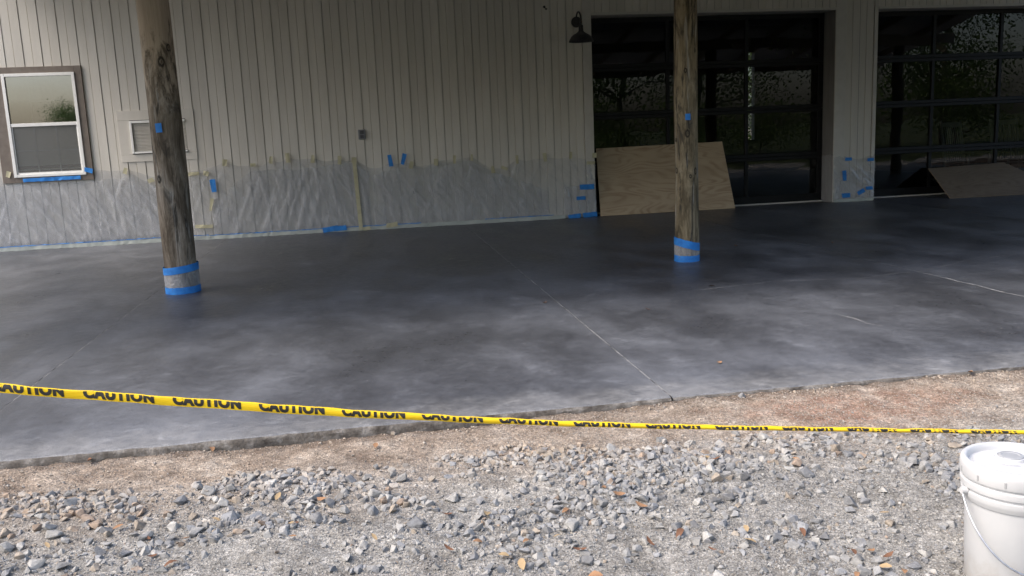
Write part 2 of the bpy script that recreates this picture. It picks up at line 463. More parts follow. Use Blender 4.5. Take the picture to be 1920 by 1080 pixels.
    col = t.mix(.55, col, t.mix(1.0, col, t.ramp(spv, [(.0, .35), (.4, .85), (.75, 1.15), (1.0, 1.75)]), 'MULTIPLY'))
    sp2 = t.sep(t.voro(w, 230, "Color"))[1]
    col = t.mix(.5, col, t.mix(1.0, col, t.ramp(sp2, [(.0, .45), (.5, .95), (1.0, 1.6)]), 'MULTIPLY'))
    far = t.maprange(t.math('ADD', t.math('MULTIPLY', xyz[1], -1.0), t.math('MULTIPLY', nz, 1.5)), -.6, .9, 0, 1, True)
    grass = t.ramp(nb, [(.3, (.035, .05, .018)), (.6, (.075, .09, .035)), (.8, (.14, .12, .06))])
    col = t.mix(far, col, grass)
    hgt = t.math('ADD', t.math('MULTIPLY', t.voro(w, 95), .6), t.math('ADD', t.math('MULTIPLY', t.voro(w, 230), .3), t.math('MULTIPLY', t.noise(w, 40, 5, .7), .8)))
    M["ground"] = t.p(col, .92, spec=.2, normal=t.bump(hgt, .9, .008))
    # stones take their own colour from an attribute
    t = NT("crushed_stone")
    at = t.node("ShaderNodeAttribute")
    at.attribute_name = "stone_colour"
    w = t.world
    n1 = t.noise(w, 55, 5, .7)
    col = t.mix(1.0, at.outputs["Color"], t.ramp(n1, [(.25, .62), (.5, 1.0), (.78, 1.35)]), 'MULTIPLY')
    col = t.mix(t.maprange(t.noise(w, 21, 4, .6), .5, .72, 0, .45), col, (.40, .385, .36))
    M["gravel"] = t.p(col, .88, spec=.25, normal=t.bump(t.noise(w, 160, 4, .7), .55, .004))
    for k, c in STONE_COL.items():
        t = NT("stone_" + k)
        oi = t.node("ShaderNodeObjectInfo")
        w = t.obj
        n1 = t.noise(t.world, 48, 6, .7)
        base = t.mix(1.0, (*c, 1), t.ramp(oi.outputs["Random"], [(0, .72), (1, 1.22)]), 'MULTIPLY')
        col = t.mix(1.0, base, t.ramp(n1, [(.25, .6), (.5, 1.0), (.78, 1.4)]), 'MULTIPLY')
        vein = t.maprange(t.noise(t.mapping(t.world, (1, 1, 3)), 26, 4, .6, 1.5), .56, .7, 0, .4)
        col = t.mix(vein, col, tuple(min(.55, q * 1.5 + .05) for q in c))
        M["stone_" + k] = t.p(col, .85, spec=.28, normal=t.bump(t.noise(t.world, 130, 5, .7), .6, .005))
    # leaf
    for k, (c0, c1) in {"leaf_a": ((.20, .10, .05), (.34, .205, .115)), "leaf_b": ((.11, .055, .032), (.19, .095, .055)), "leaf_c": ((.27, .19, .10), (.38, .28, .165))}.items():
        t = NT(k)
        M[k] = t.p(t.ramp(t.noise(t.obj, 45, 4, .6), [(.3, c0), (.7, c1)]), .7, spec=.25)
    # blue painter's tape, masking tape
    t = NT("blue_painters_tape")
    M["blue"] = t.p(t.ramp(t.noise(t.world, 18, 4), [(.3, (.022, .16, .50)), (.7, (.04, .25, .66))]), .6, spec=.3, normal=t.bump(t.noise(t.world, 45, 4, .7), .5, .006))
    t = NT("masking_tape")
    M["mask"] = t.p(t.ramp(t.noise(t.world, 15, 4), [(.3, (.44, .41, .27)), (.7, (.52, .49, .34))]), .65, spec=.3)
    t = NT("pale_tape")
    M["pale"] = t.p(t.ramp(t.noise(t.world, 6, 5, .65), [(.3, (.36, .39, .37)), (.7, (.46, .49, .46))]), .5, spec=.4)
    # plastic film
    def film(name, lo, hi, rough):
        t = NT(name)
        w = t.world
        tr = t.node("ShaderNodeBsdfTransparent")
        tr.inputs[0].default_value = (.97, .975, .985, 1)
        cr = t.noise(t.mapping(w, (24, 24, 6), (0, 0, 0), (0, .55, 0)), 1.0, 5, .62, .5)
        nb_ = t.bump(cr, .7, .007)
        lw = t.node("ShaderNodeLayerWeight")
        lw.inputs[0].default_value = .35
        t.set(lw.inputs["Normal"], nb_)
        f1 = t.noise(t.mapping(w, (1.0, 1.0, .6), (0, 0, 0), (0, .5, 0)), 4.5, 5, .65, .4)
        at = t.node("ShaderNodeAttribute")
        at.attribute_name = "fold"
        fac = t.math('ADD', t.maprange(f1, .35, .7, lo, hi), t.math('MULTIPLY', lw.outputs["Facing"], .48))
        fac = t.math('ADD', fac, t.math('MULTIPLY', at.outputs["Fac"], .20), clamp=True)
        t.p((.60, .61, .64), rough, spec=.8, normal=nb_)
        mx = t.node("ShaderNodeMixShader")
        t.set(mx.inputs[0], fac)
        t.l.new(tr.outputs[0], mx.inputs[1])
        t.l.new(t.b.outputs[0], mx.inputs[2])
        t.l.new(mx.outputs[0], t.out.inputs[0])
        return t.m
    M["film"] = film("clear_plastic_film", .04, .16, .22)
    M["wrap"] = film("crinkled_plastic_wrap", .14, .44, .18)
    # plywood
    def ply(name, c0, c1, c2, seed):
        t = NT(name)
        o = t.obj
        d1 = t.noise(t.mapping(o, (.55, 1, 1.9)), 2.1, 3, .5)
        ht = t.noise(t.mapping(o, (.42, 1, 1.75), (seed, 0, seed)), 1.45, 2, .45, .25)
        rings = t.math('SINE', t.math('ADD', t.math('MULTIPLY', ht, 120.0), t.math('MULTIPLY', t.sep(o)[2], 26.0)))
        grain = t.noise(t.mapping(o, (1.0, 1, 46)), 5, 3, .6)
        soft = t.maprange(t.noise(t.mapping(o, (.8, 1, 3)), 2.6, 3), .35, .65, .05, .8)
        col = t.mix(t.math('MULTIPLY', t.maprange(rings, -.2, 1.0, 0, 1), soft), c2, c0)
        col = t.mix(t.maprange(grain, .3, .7, 0, .35), col, c1)
        col = t.mix(t.maprange(d1, .45, .7, 0, .45), col, tuple(q * .8 for q in c1))
        return t.p(col, .75, spec=.25, normal=t.bump(grain, .15, .003))
    M["ply"] = ply("plywood_face", (.26, .168, .10), (.385, .28, .18), (.475, .37, .25), 2.0)
    M["ply2"] = ply("weathered_plywood", (.105, .078, .052), (.145, .112, .078), (.175, .138, .10), 7.0)
    t = NT("plywood_edge")
    M["plyedge"] = t.p(t.ramp(t.noise(t.mapping(t.obj, (3, 3, 3)), 40, 3), [(.3, (.22, .15, .09)), (.7, (.40, .30, .2))]), .8)
    # caution tape
    t = NT("yellow_tape")
    M["yellow"] = t.p(t.ramp(t.noise(t.world, 9, 4), [(.3, (.80, .50, .006)), (.7, (.88, .60, .012))]), .38, spec=.45, normal=t.bump(t.noise(t.mapping(t.world, (1, 6, 9)), 9, 3), .25, .006))
    t = NT("black_print")
    M["print"] = t.p(t.ramp(t.noise(t.world, 40, 3), [(.3, (.012, .011, .010)), (.7, (.03, .026, .022))]), .5)
    # bucket
    t = NT("white_pail_plastic")
    n1 = t.noise(t.obj, 9, 5, .6)
    dz = t.math("ADD", t.sep(t.obj)[2], t.math("MULTIPLY", t.math("SUBTRACT", t.noise(t.obj, 22, 5, .7), .5), .22))
    M["pail"] = t.p(t.mix(t.maprange(dz, .0, .09, .55, 0), t.ramp(n1, [(.3, (.45, .455, .46)), (.65, (.49, .49, .49))]), (.34, .30, .25)), t.maprange(n1, .3, .7, .32, .5), spec=.45, normal=t.bump(t.noise(t.obj, 60, 3), .04, .002))
    t = NT("grey_cap_plastic")
    M["cap"] = t.p(t.ramp(t.noise(t.obj, 30, 3), [(.3, (.26, .265, .27)), (.7, (.32, .325, .33))]), .4)
    t = NT("galvanised_wire")
    M["wire"] = t.p(t.ramp(t.noise(t.obj, 60, 3), [(.3, (.45, .46, .48)), (.7, (.6, .61, .63))]), .35, metal=.9)
    t = NT("white_chair_paint")
    M["chair"] = t.p(t.ramp(t.noise(t.obj, 12, 4), [(.3, (.6, .61, .62)), (.7, (.72, .72, .72))]), .5)
    t = NT("outlet_plastic")
    M["outlet"] = t.p(t.ramp(t.noise(t.world, 50, 3), [(.3, (.15, .155, .17)), (.7, (.21, .215, .235))]), .5)
    t = NT("outlet_dark")
    M["outdark"] = t.p(t.ramp(t.noise(t.world, 50, 3), [(.3, (.05, .052, .06)), (.7, (.08, .083, .09))]), .5)
    t = NT("roof_lumber")
    M["lumber"] = t.p(t.ramp(t.noise(t.mapping(t.world, (.4, 3, 3)), 4, 5), [(.3, (.36, .30, .22)), (.7, (.46, .39, .30))]), .8)
    t = NT("roof_metal")
    M["roof"] = t.p(t.ramp(t.noise(t.world, 2, 4), [(.3, (.64, .64, .63)), (.7, (.72, .72, .71))]), .55)
    t = NT("bark")
    M["bark"] = t.p(t.ramp(t.noise(t.mapping(t.obj, (8, 8, 1.2)), 3, 5, .65), [(.3, (.05, .04, .03)), (.7, (.14, .115, .09))]), .9)
    for k, c in {"foliage_a": (.055, .095, .022), "foliage_b": (.085, .125, .03), "foliage_c": (.04, .07, .02)}.items():
        t = NT(k)
        col = t.mix(1.0, (*c, 1), t.ramp(t.noise(t.obj, .9, 4), [(.3, .55), (.7, 1.6)]), 'MULTIPLY')
        t.p(col, .55, spec=.3)
        tl = t.node("ShaderNodeBsdfTranslucent")
        t.set(tl.inputs[0], t.mix(1.0, col, (1.3, 1.5, .6, 1), 'MULTIPLY'))
        mx = t.node("ShaderNodeMixShader")
        mx.inputs[0].default_value = .3
        t.l.new(t.b.outputs[0], mx.inputs[1])
        t.l.new(tl.outputs[0], mx.inputs[2])
        t.l.new(mx.outputs[0], t.out.inputs[0])
        M[k] = t.m

def post_material(name, knots, tone, upper=None, dark=.58):
    """weathered treated pole; knots = [(angle, z, radius)]"""
    t = NT(name)
    o = t.obj
    st = t.noise(t.mapping(o, (5, 5, 1.15)), 1.7, 7, .72, .7)
    fib = t.noise(t.mapping(o, (60, 60, 2.0)), 1.0, 4, .65, .3)
    blot = t.noise(t.mapping(o, (3.2, 3.2, 1.1)), 1.25, 5, .62, 1.4)
    col = t.ramp(st, tone)
    col = t.mix(t.maprange(fib, .35, .68, 0, .55), col, t.mix(1.0, col, (.42, .40, .38, 1), 'MULTIPLY'))
    col = t.mix(t.maprange(blot, .53, .62, 0, .75), col, (.035, .032, .028))
    dk = t.noise(t.mapping(o, (13, 13, 1.7), (4, 4, 4)), 1.0, 5, .7, .8)
    col = t.mix(t.maprange(dk, dark, dark + .09, 0, .88), col, (.028, .025, .021))
    col = t.mix(t.maprange(t.noise(t.mapping(o, (20, 20, 1.4), (9, 1, 2)), 1.0, 5, .7, .5), .58, .68, 0, .6), col, (.42, .40, .365))
    z = t.sep(o)[2]
    if upper:
        zz = t.math('ADD', z, t.math('MULTIPLY', t.math('SUBTRACT', t.noise(t.mapping(o, (7, 7, 2.2)), 1.3, 6, .7, .5), .5), 2.6))
        col = t.mix(t.maprange(zz, upper[0] - .1, upper[0] + .22, 0, .9), col, t.mix(t.maprange(fib, .3, .7), upper[1], upper[2]))
    for (a, kz, kr, R0) in knots:
        vd = t.node("ShaderNodeVectorMath", operation='SUBTRACT')
        t.set(vd.inputs[0], o)
        vd.inputs[1].default_value = (R0 * math.cos(a), R0 * math.sin(a), kz)
        vs = t.mapping(vd.outputs[0], (1, 1, .62))
        ln = t.node("ShaderNodeVectorMath", operation='LENGTH')
        t.l.new(vs, ln.inputs[0])
        dist = t.math('ADD', ln.outputs["Value"], t.math('MULTIPLY', t.math('SUBTRACT', fib, .5), kr * .5))
        ring = t.math('SINE', t.math('ADD', t.math('MULTIPLY', dist, 8.0 / kr), t.math('MULTIPLY', st, 6.0)))
        fall = t.maprange(dist, kr * .35, kr * 1.5, 1, 0, True)
        col = t.mix(t.math('MULTIPLY', fall, t.maprange(ring, -.5, .7, .15, .95)), col, (.016, .014, .012))
        col = t.mix(t.maprange(dist, kr * .22, kr * .34, .9, 0), col, (.10, .075, .05))
    return t.p(col, .82, spec=.22, normal=t.bump(t.math('ADD', t.math('MULTIPLY', fib, .8), t.math('MULTIPLY', st, .8)), .75, .012))

STONE_COL = {"grey": (.262, .261, .257), "blue": (.208, .217, .232), "white": (.335, .330, .316), "tan": (.285, .236, .184), "orange": (.27, .195, .14), "dark": (.15, .154, .162)}
for _k, _v in STONE_COL.items():          # road dust on every stone
    STONE_COL[_k] = tuple((.78 * a + .22 * b) * .93 for a, b in zip(_v, (.275, .255, .228)))
mats()

# ================================================================== ground
EDGE_Y = 4.28
def interp(pts, x):
    a = np.array(pts)
    return np.interp(x, a[:, 0], a[:, 1])
def ground_z(x, y):
    x = np.asarray(x, float)
    y = np.asarray(y, float)
    yt, yb = interp(RIDGE_TOP, x), interp(RIDGE_BOT, x)
    mid, hw = (yt + yb) / 2, np.maximum((yt - yb) / 2, .12)
    ridge = np.exp(-((y - mid) / (hw * 1.15)) ** 2) * (.012 + .035 * fbm(x * 1.7 + 5, y * 1.7, 3))
    near = np.exp(-((np.maximum(np.abs(x - .5) - 5, 0)) / 3) ** 2) * np.exp(-(np.maximum(1.0 - y, 0) / 3) ** 2)
    n = (fbm(x * 1.1, y * 1.1, 4) - .5) * .045 + (fbm(x * 9 + 3, y * 9, 3) - .5) * .018 + (fbm(x * 22 + 3, y * 22, 2) - .5) * .016
    z = -.052 + (.013 + .022 * np.clip((x - .6) / 1.4, 0, 1) + (fbm(x * 1.6 + 77, x * 0 + 3, 3) - .5) * .034) * np.clip(1 - (EDGE_Y - y) / .7, 0, 1) - .010 * np.clip(EDGE_Y - y, 0, 4) + near * (ridge + n)
    lip = np.clip((EDGE_Y - y) / .10, 0, 1)
    z = np.where(y > EDGE_Y + .02, -.16, z - .012 * (1 - lip) * near * np.clip(1 - (x - .6) / 1.2, 0, 1))
    return z

def growth(a, b, step, out, lim):
    core = list(np.arange(a, b + step / 2, step))
    lo, hi, s = [], [], step * 2
    x = a
    while x > -lim:
        x -= s
        s *= 1.35
        lo.append(max(x, -lim))
    x, s = b, step * 2
    while x < lim:
        x += s
        s *= 1.35
        hi.append(min(x, lim))
    return np.array(lo[::-1] + core + hi)
gx = growth(-3.0, 4.4, .02, 0, 260)
gy = growth(1.5, 4.34, .016, 0, 260)
GX, GY = np.meshgrid(gx, gy)
GZ = ground_z(GX, GY)
nx, ny = len(gx), len(gy)
idx = np.arange(nx * ny).reshape(ny, nx)
quads = np.stack([idx[:-1, :-1], idx[:-1, 1:], idx[1:, 1:], idx[1:, :-1]], -1).reshape(-1, 4)
gm = bpy.data.meshes.new("ground")
gm.from_pydata(np.stack([GX.ravel(), GY.ravel(), GZ.ravel()], 1).tolist(), [], quads.tolist())
gm.materials.append(M["ground"])
gm.polygons.foreach_set("use_smooth", [True] * len(gm.polygons))
ground = bpy.data.objects.new("ground", gm)
C.objects.link(ground)
struct(ground)

# ================================================================== slab: panels between saw-cut joints
D = 13.93                       # front plane of the siding pans
JOINTS = [-5.65, -2.07, 1.515, 4.90, 8.45, 12.0]
SX0, SX1 = -12.5, 16.0
bed = MB().box(SX0, SX1, EDGE_Y + .05, 25.0, -.16, -.0012).build("concrete_slab", M["joint"])
struct(bed)
GAP = .0045
edges = [SX0] + JOINTS + [SX1]
def slab_panel(x0, x1):
    xs = np.arange(x0, x1, .03)
    xs = np.append(xs[xs < x1 - .005], x1)
    rows = []
    def nz(k, s):
        return (fbm(xs * s + 31 * k, xs * 0 + 7 * k, 4) - .5)
    base = EDGE_Y + nz(1, .6) * .05 + nz(2, 5) * .016
    rows.append((base + .02, np.full_like(xs, -.16)))
    rows.append((base + nz(3, 9) * .020 + .004, np.full_like(xs, -.10)))
    rows.append((base + nz(4, 11) * .022, np.full_like(xs, -.065)))
    rows.append((base + nz(5, 12) * .018, np.full_like(xs, -.04) + nz(8, 9) * .01))
    rows.append((base + nz(6, 13) * .016 + .002, np.full_like(xs, -.018) + nz(9, 14) * .012))
    rows.append((base + .012 + nz(7, 16) * .020, np.full_like(xs, -.005) + nz(10, 20) * .006))
    rows.append((base + .035, np.zeros_like(xs)))
    for yy in (5.2, 7.5, 10.5, 24.9):
        rows.append((np.full_like(xs, yy), np.zeros_like(xs)))
    vs, fs, mi = [], [], []
    n = len(xs)
    for yv, zv in rows:
        vs += list(zip(xs.tolist(), yv.tolist(), zv.tolist()))
    for r in range(len(rows) - 1):
        for i in range(n - 1):
            fs.append((r * n + i, r * n + i + 1, (r + 1) * n + i + 1, (r + 1) * n + i))
            mi.append(1 if r < 5 else 0)
    # side walls of the saw cut
    for i, flip in ((0, 1), (n - 1, 0)):
        k = len(vs)
        vs += [(xs[i], EDGE_Y + .04, 0), (xs[i], 24.9, 0), (xs[i], 24.9, -.05), (xs[i], EDGE_Y + .04, -.05)]
        fs.append((k, k + 1, k + 2, k + 3) if flip else (k + 3, k + 2, k + 1, k))
        mi.append(0)
    o = mesh_obj("slab_panel", vs, fs, M["slab"], bed)
    o.data.materials.append(M["edge"])
    o.data.polygons.foreach_set("material_index", mi)
    auto_smooth(o, 50)
for i in range(len(edges) - 1):
    slab_panel(edges[i] + GAP, edges[i + 1] - GAP)

def crack(pts, w):
    """thin ragged line of pale dust lying in a hairline crack"""
    P = []
    for (a, b) in zip(pts[:-1], pts[1:]):
        L = math.hypot(b[0] - a[0], b[1] - a[1])
        for k in range(max(2, int(L / .05))):
            f = k / max(2, int(L / .05))
            P.append((a[0] + (b[0] - a[0]) * f, a[1] + (b[1] - a[1]) * f))
    P.append(pts[-1])
    vs, fs = [], []
    for i, (x, y) in enumerate(P):
        j = (mnoise.noise(Vector((x * 3, y * 3, 1))) * .03, mnoise.noise(Vector((x * 3, y * 3, 9))) * .03)
        ww = w * (.35 + .65 * abs(mnoise.noise(Vector((x * 6, y * 6, 4)))) * 2) * min(1, i / 3 + .2, (len(P) - 1 - i) / 3 + .2)
        t = Vector(P[min(i + 1, len(P) - 1)]) - Vector(P[max(i - 1, 0)])
        t.normalize()
        nn = Vector((-t.y, t.x))
        vs += [(x + j[0] + nn.x * ww, y + j[1] + nn.y * ww, .003), (x + j[0] - nn.x * ww, y + j[1] - nn.y * ww, .003)]
        if i:
            fs.append((2 * i - 2, 2 * i - 1, 2 * i + 1, 2 * i))
    mesh_obj("crack", vs, fs, M["dust"], bed)
crack([(2.72, 7.14), (3.52, 7.28), (3.885, 7.214), (4.237, 7.119), (4.67, 7.239), (4.89, 7.241)], .006)
crack([(4.91, 7.24), (5.6, 7.6), (6.6, 7.85)], .005)
crack([(3.335, 5.875), (3.353, 5.69), (3.336, 5.49), (3.381, 5.40)], .006)
crack([(4.893, 7.2), (4.895, 6.2), (4.9, 5.3)], .008)

# ================================================================== building
bld = empty("metal_sided_building", (0, D, 0))
tag(bld, "beige vertically sided building with two dark glass garage doors behind the slab", "building")
P_ = .2457
RIB = .005
_board_cache = {}
def board_mesh(hgt, w0=0.0, w1=1.0):
    key = (round(hgt, 3), round(w0, 3), round(w1, 3))
    if key in _board_cache:
        return _board_cache[key]
    g = .010
    h_ = -P_ * .53
    prof = [(-P_, 0.0), (h_ - .009, 0.0), (h_ - .007, .007), (h_ - .001, .007), (h_, -RIB), (-g - .003, -RIB), (-g, -RIB + .003), (-g + .001, .008), (-.0005, .008)]
    vs, fs = [], []
    for z in (0.0, hgt):
        vs += [(u, d, z) for u, d in prof]
    n = len(prof)
    for i in range(n - 1):
        fs.append((i, i + 1, n + i + 1, n + i))
    # shallow crease down the pan and cut ends
    fs.append(tuple(range(n, 2 * n)))
    me = bpy.data.meshes.new("siding_board")
    me.from_pydata(vs, [], fs)
    me.materials.append(M["siding"])
    _board_cache[key] = me
    return me
def board(x, z0, z1):
    o = bpy.data.objects.new("siding_board", board_mesh(z1 - z0))
    C.objects.link(o)
    o.parent = bld
    o.location = (x, random.uniform(-.0012, .0012), z0)
WIN = (-5.08, -3.853, .975, 2.595)
AC = (-3.45, -2.38, 1.20, 1.935)
WTOP = 4.30
x = 3.52
while x > -9.2:
    cx = x - P_ / 2
    for r in (WIN, AC):
        if r[0] + .02 < cx < r[1] - .02:
            board(x, .012, r[2] + .03)
            board(x, r[3] - .03, WTOP)
            break
    else:
        board(x, .012, WTOP)
    x -= P_
HB = 3.165
x = 3.52 + P_ * .86
while x < 13.4:
    if not (7.80 < x - P_ / 2 < 8.50):
        board(x, HB, WTOP)
    x += P_
for x in (8.203, 8.449):
    board(x, .012, WTOP)
def bpart(name, mat, *boxes, bev=.002, parent=None):
    m = MB()
    for b in boxes:
        m.box(*b, bev=bev)
    return m.build(name, mat, parent or bld)
# local coordinates of bld: y = 0 at the pans
bpart("corner_trim", M["trim"], (3.524, 3.665, -.020, .42, .012, WTOP))
bpart("corner_trim", M["trim"], (7.77, 7.957, -.016, .012, .012, WTOP))
bpart("corner_trim", M["trim"], (8.452, 8.515, -.016, .42, .012, WTOP))
bpart("door_jamb", M["jamb"], (7.772, 7.83, .014, .44, .0, 3.16))
bpart("door_jamb", M["jamb"], (12.36, 12.45, -.016, .44, .0, 3.16))
bpart("header_trim", M["trim"], (3.667, 7.768, -.028, .03, 3.128, 3.168))
bpart("header_trim", M["trim"], (8.517, 12.36, -.028, .03, 3.128, 3.168))
bpart("header_soffit", M["trim"], (3.667, 7.770, .032, .44, 3.135, 3.16))
bpart("header_soffit", M["trim"], (8.517, 12.36, .032, .44, 3.135, 3.16))
bpart("wall_core", M["interior"], (-9.2, 3.52, .03, .42, .0, 5.2), (3.52, 13.4, .03, .42, 3.17, 5.2), (7.84, 8.45, .03, .42, 0, 3.17), (12.46, 13.4, .03, .42, 0, 3.17), bev=0)
bpart("threshold", M["trim"], (3.667, 7.770, .33, .46, .001, .022))
bpart("threshold", M["trim"], (8.517, 12.36, .33, .46, .001, .022))
for x in (12.46 + P_, 12.46 + 2 * P_, 12.46 + 3 * P_):
    board(x, .012, HB)
# room behind the doors; the back wall has a tall narrow window
bpart("interior_wall", M["interior"], (2.6, 2.8, .43, 10.2, 0, 4.0), (13.4, 13.6, .43, 10.2, 0, 4.0), (2.8, 10.72, 10.0, 10.2, 0, 4.0), (10.95, 13.4, 10.0, 10.2, 0, 4.0), (10.72, 10.95, 10.0, 10.2, 3.3, 4.0), (10.72, 10.95, 10.0, 10.2, 0, .9), bev=0)
bpart("ceiling", M["interior"], (2.6, 13.6, .43, 10.2, 4.0, 4.1), bev=0)
bpart("interior_floor", M["interior"], (2.8, 13.4, .47, 10.0, .001, .012), bev=0)
bpart("upper_roof", M["roof"], (-9.4, 13.8, -.15, 10.4, 5.2, 5.32), bev=0)
bpart("upper_wall", M["siding"], (-9.2, 13.4, 0.0, .03, 4.302, 5.2), bev=0)

# window: brown surround > white frame, meeting rail, panes, muntins, blind
w0, w1, z0, z1 = WIN
win = bpart("window", M["brown"], (w0, -4.922, -.030, .02, z0, z1), (-3.948, w1, -.030, .02, z0, z1), (-4.922, -3.948, -.029, .02, 2.506, z1), (-4.922, -3.948, -.029, .02, z0, 1.052))
def wpart(name, mat, *boxes, bev=.002):
    return bpart(name, mat, *boxes, bev=bev, parent=win)
f = .042
wpart("frame", M["vinyl"], (-4.922, -4.922 + f, -.046, .02, 1.052, 2.506), (-3.948 - f, -3.948, -.046, .02, 1.052, 2.506), (-4.88, -3.99, -.045, .02, 2.506 - f, 2.506), (-4.88, -3.99, -.045, .02, 1.052, 1.052 + .038))
wpart("meeting_rail", M["vinyl"], (-4.88, -3.99, -.040, .01, 1.765, 1.812))
wpart("sash_frame", M["vinyl"], (-4.88, -4.862, -.030, .0, 1.09, 1.765), (-4.008, -3.99, -.030, .0, 1.09, 1.765), (-4.862, -4.008, -.030, .0, 1.09, 1.115))
for za, zb in ((1.812, 2.464), (1.115, 1.765)):
    mesh_obj("pane", [(-4.88, -.016, za), (-3.99, -.016, za), (-3.99, -.016, zb), (-4.88, -.016, zb)], [(0, 1, 2, 3)], M["winglass" if za > 1.5 else "sashglass"], win)
    for k in (1, 2):
        xm = -4.88 + .89 * k / 3
        wpart("muntin", M["vinyl"], (xm - .011, xm + .011, -.013, -.006, za, zb))
    zm = (za + zb) / 2 - .02
    wpart("muntin", M["vinyl"], (-4.88, -3.99, -.0125, -.0065, zm - .010, zm + .010))
mesh_obj("screen", [(-4.862, -.024, 1.115), (-4.008, -.024, 1.115), (-4.008, -.024, 1.765), (-4.862, -.024, 1.765)], [(0, 1, 2, 3)], M["screen"], win)
k = 0
zz = 2.45
sl = MB().add([(-4.875, .003, -.018), (-3.995, .003, -.018), (-3.995, .013, .018), (-4.875, .013, .018), (-4.875, .006, -.018), (-3.995, .006, -.018), (-3.995, .016, .018), (-4.875, .016, .018)], [(0, 1, 2, 3), (7, 6, 5, 4), (0, 4, 5, 1), (3, 2, 6, 7)])
first = None
while zz > 1.20:
    if first is None:
        first = sl.build("blind_slat", M["blind"], win)
        o = first
    else:
        o = first.copy()
        C.objects.link(o)
        o.parent = win
    o.location = (0, .0, zz)
    zz -= .034
wpart("blind_rail", M["blind"], (-4.87, -4.0, .002, .014, 1.145, 1.165))
wpart("blind_rail", M["brown"], (-4.88, -3.99, .018, .026, 1.09, 2.47))

# wall vent / air conditioner sleeve
acu = tag(empty("wall_air_conditioner", (0, D, 0)), "louvred air conditioner grille with white edge set in the wall behind the thick post", "air conditioner")
def apart(name, mat, *b, bev=.002):
    return bpart(name, mat, *b, bev=bev, parent=acu)
apart("surround_board", M["siding"], (AC[0], AC[1], -.014, .02, 1.80, AC[3]))
apart("surround_board", M["siding"], (AC[0], AC[1], -.014, .02, AC[2], 1.305))
apart("surround_board", M["siding"], (AC[0], -3.285, -.013, .02, 1.306, 1.799))
apart("surround_board", M["siding"], (-2.505, AC[1], -.013, .02, 1.306, 1.799))
apart("frame", M["vinyl"], (-3.284, -3.252, -.036, .0, 1.318, 1.79), (-3.252, -2.508, -.035, .0, 1.755, 1.79), (-3.252, -2.508, -.034, .0, 1.318, 1.345))
apart("back_plate", M["trim"], (-3.25, -2.508, .004, .02, 1.345, 1.755))
lv = None
zz = 1.365
while zz < 1.75:
    if lv is None:
        lv = MB().add([(-3.25, -.016, -.008), (-2.51, -.016, -.008), (-2.51, .003, .008), (-3.25, .003, .008), (-3.25, -.016, -.011), (-2.51, -.016, -.011), (-2.51, .003, .005), (-3.25, .003, .005)], [(0, 1, 2, 3), (7, 6, 5, 4), (0, 4, 5, 1)]).build("louver", M["siding"], acu)
        o = lv
    else:
        o = lv.copy()
        C.objects.link(o)
        o.parent = acu
    o.location = (0, 0, zz)
    zz += .0205

# outlet plate, hook
ot = tag(empty("outlet_cover", (0, D, 0)), "small grey outlet cover plate mounted alone on the beige siding", "outlet")
bpart("plate", M["outlet"], (-.015, .092, -.030, -.012, 1.385, 1.53), bev=.005, parent=ot)
bpart("receptacle", M["outdark"], (.012, .066, -.036, -.0305, 1.465, 1.512), bev=.004, parent=ot)
bpart("receptacle", M["outdark"], (.012, .066, -.036, -.0305, 1.40, 1.447), bev=.004, parent=ot)
hk = MB()
hk.tube([(2.933, -.0, 3.27), (2.933, -.045, 3.27), (2.935, -.058, 3.255), (2.940, -.062, 3.235), (2.950, -.055, 3.222), (2.962, -.05, 3.228), (2.966, -.05, 3.245)], .007, 8)
hk.tube([(2.933, -.018, 3.27), (2.933, -.010, 3.27)], .018, 12)
hko = hk.build("hook", M["lamp"], smooth=True)
hko.location = (0, D, 0)
tag(hko, "small dark metal hook screwed into the siding near the barn light", "hook")

# barn light
bl = tag(empty("barn_light", (3.41, D, 2.7)), "black gooseneck barn light on the wall beside the garage door", "wall lamp")
pl = MB()
pl.tube([(.02, -.014, .33), (.02, -.040, .33)], .082, 28)
pl.tube([(.02, -.040, .33), (.02, -.052, .33)], .055, 28)
auto_smooth(pl.build("mounting_plate", M["lamp"], bl))
arm = []
for k in range(15):
    a = math.pi * k / 14
    arm.append((.02 - .02 * k / 14, -.21 + .17 * math.cos(a), .375 + .10 * math.sin(a) - (.07 * (k / 14) ** 2)))
arm = [(.02, -.045, .33)] + arm
arm.append((0, -.38, .22))
auto_smooth(MB().tube(arm, .0125, 10).build("gooseneck_arm", M["lamp"], bl))
sh = MB().lathe([(.0, .245), (.030, .245), (.034, .24), (.036, .165), (.044, .150), (.075, .125), (.115, .105), (.150, .075), (.176, .030), (.188, .006), (.190, .0), (.186, .001), (.172, .030), (.145, .072), (.110, .100), (.06, .118), (.0, .125)], 40, (0, -.38, 0))
auto_smooth(sh.build("lamp_shade", M["lamp"], bl), 40)
auto_smooth(MB().lathe([(.0, .03), (.02, .034), (.032, .055), (.03, .08), (.016, .10), (.015, .118)], 20, (0, -.38, 0)).build("bulb", M["bulb"], bl))

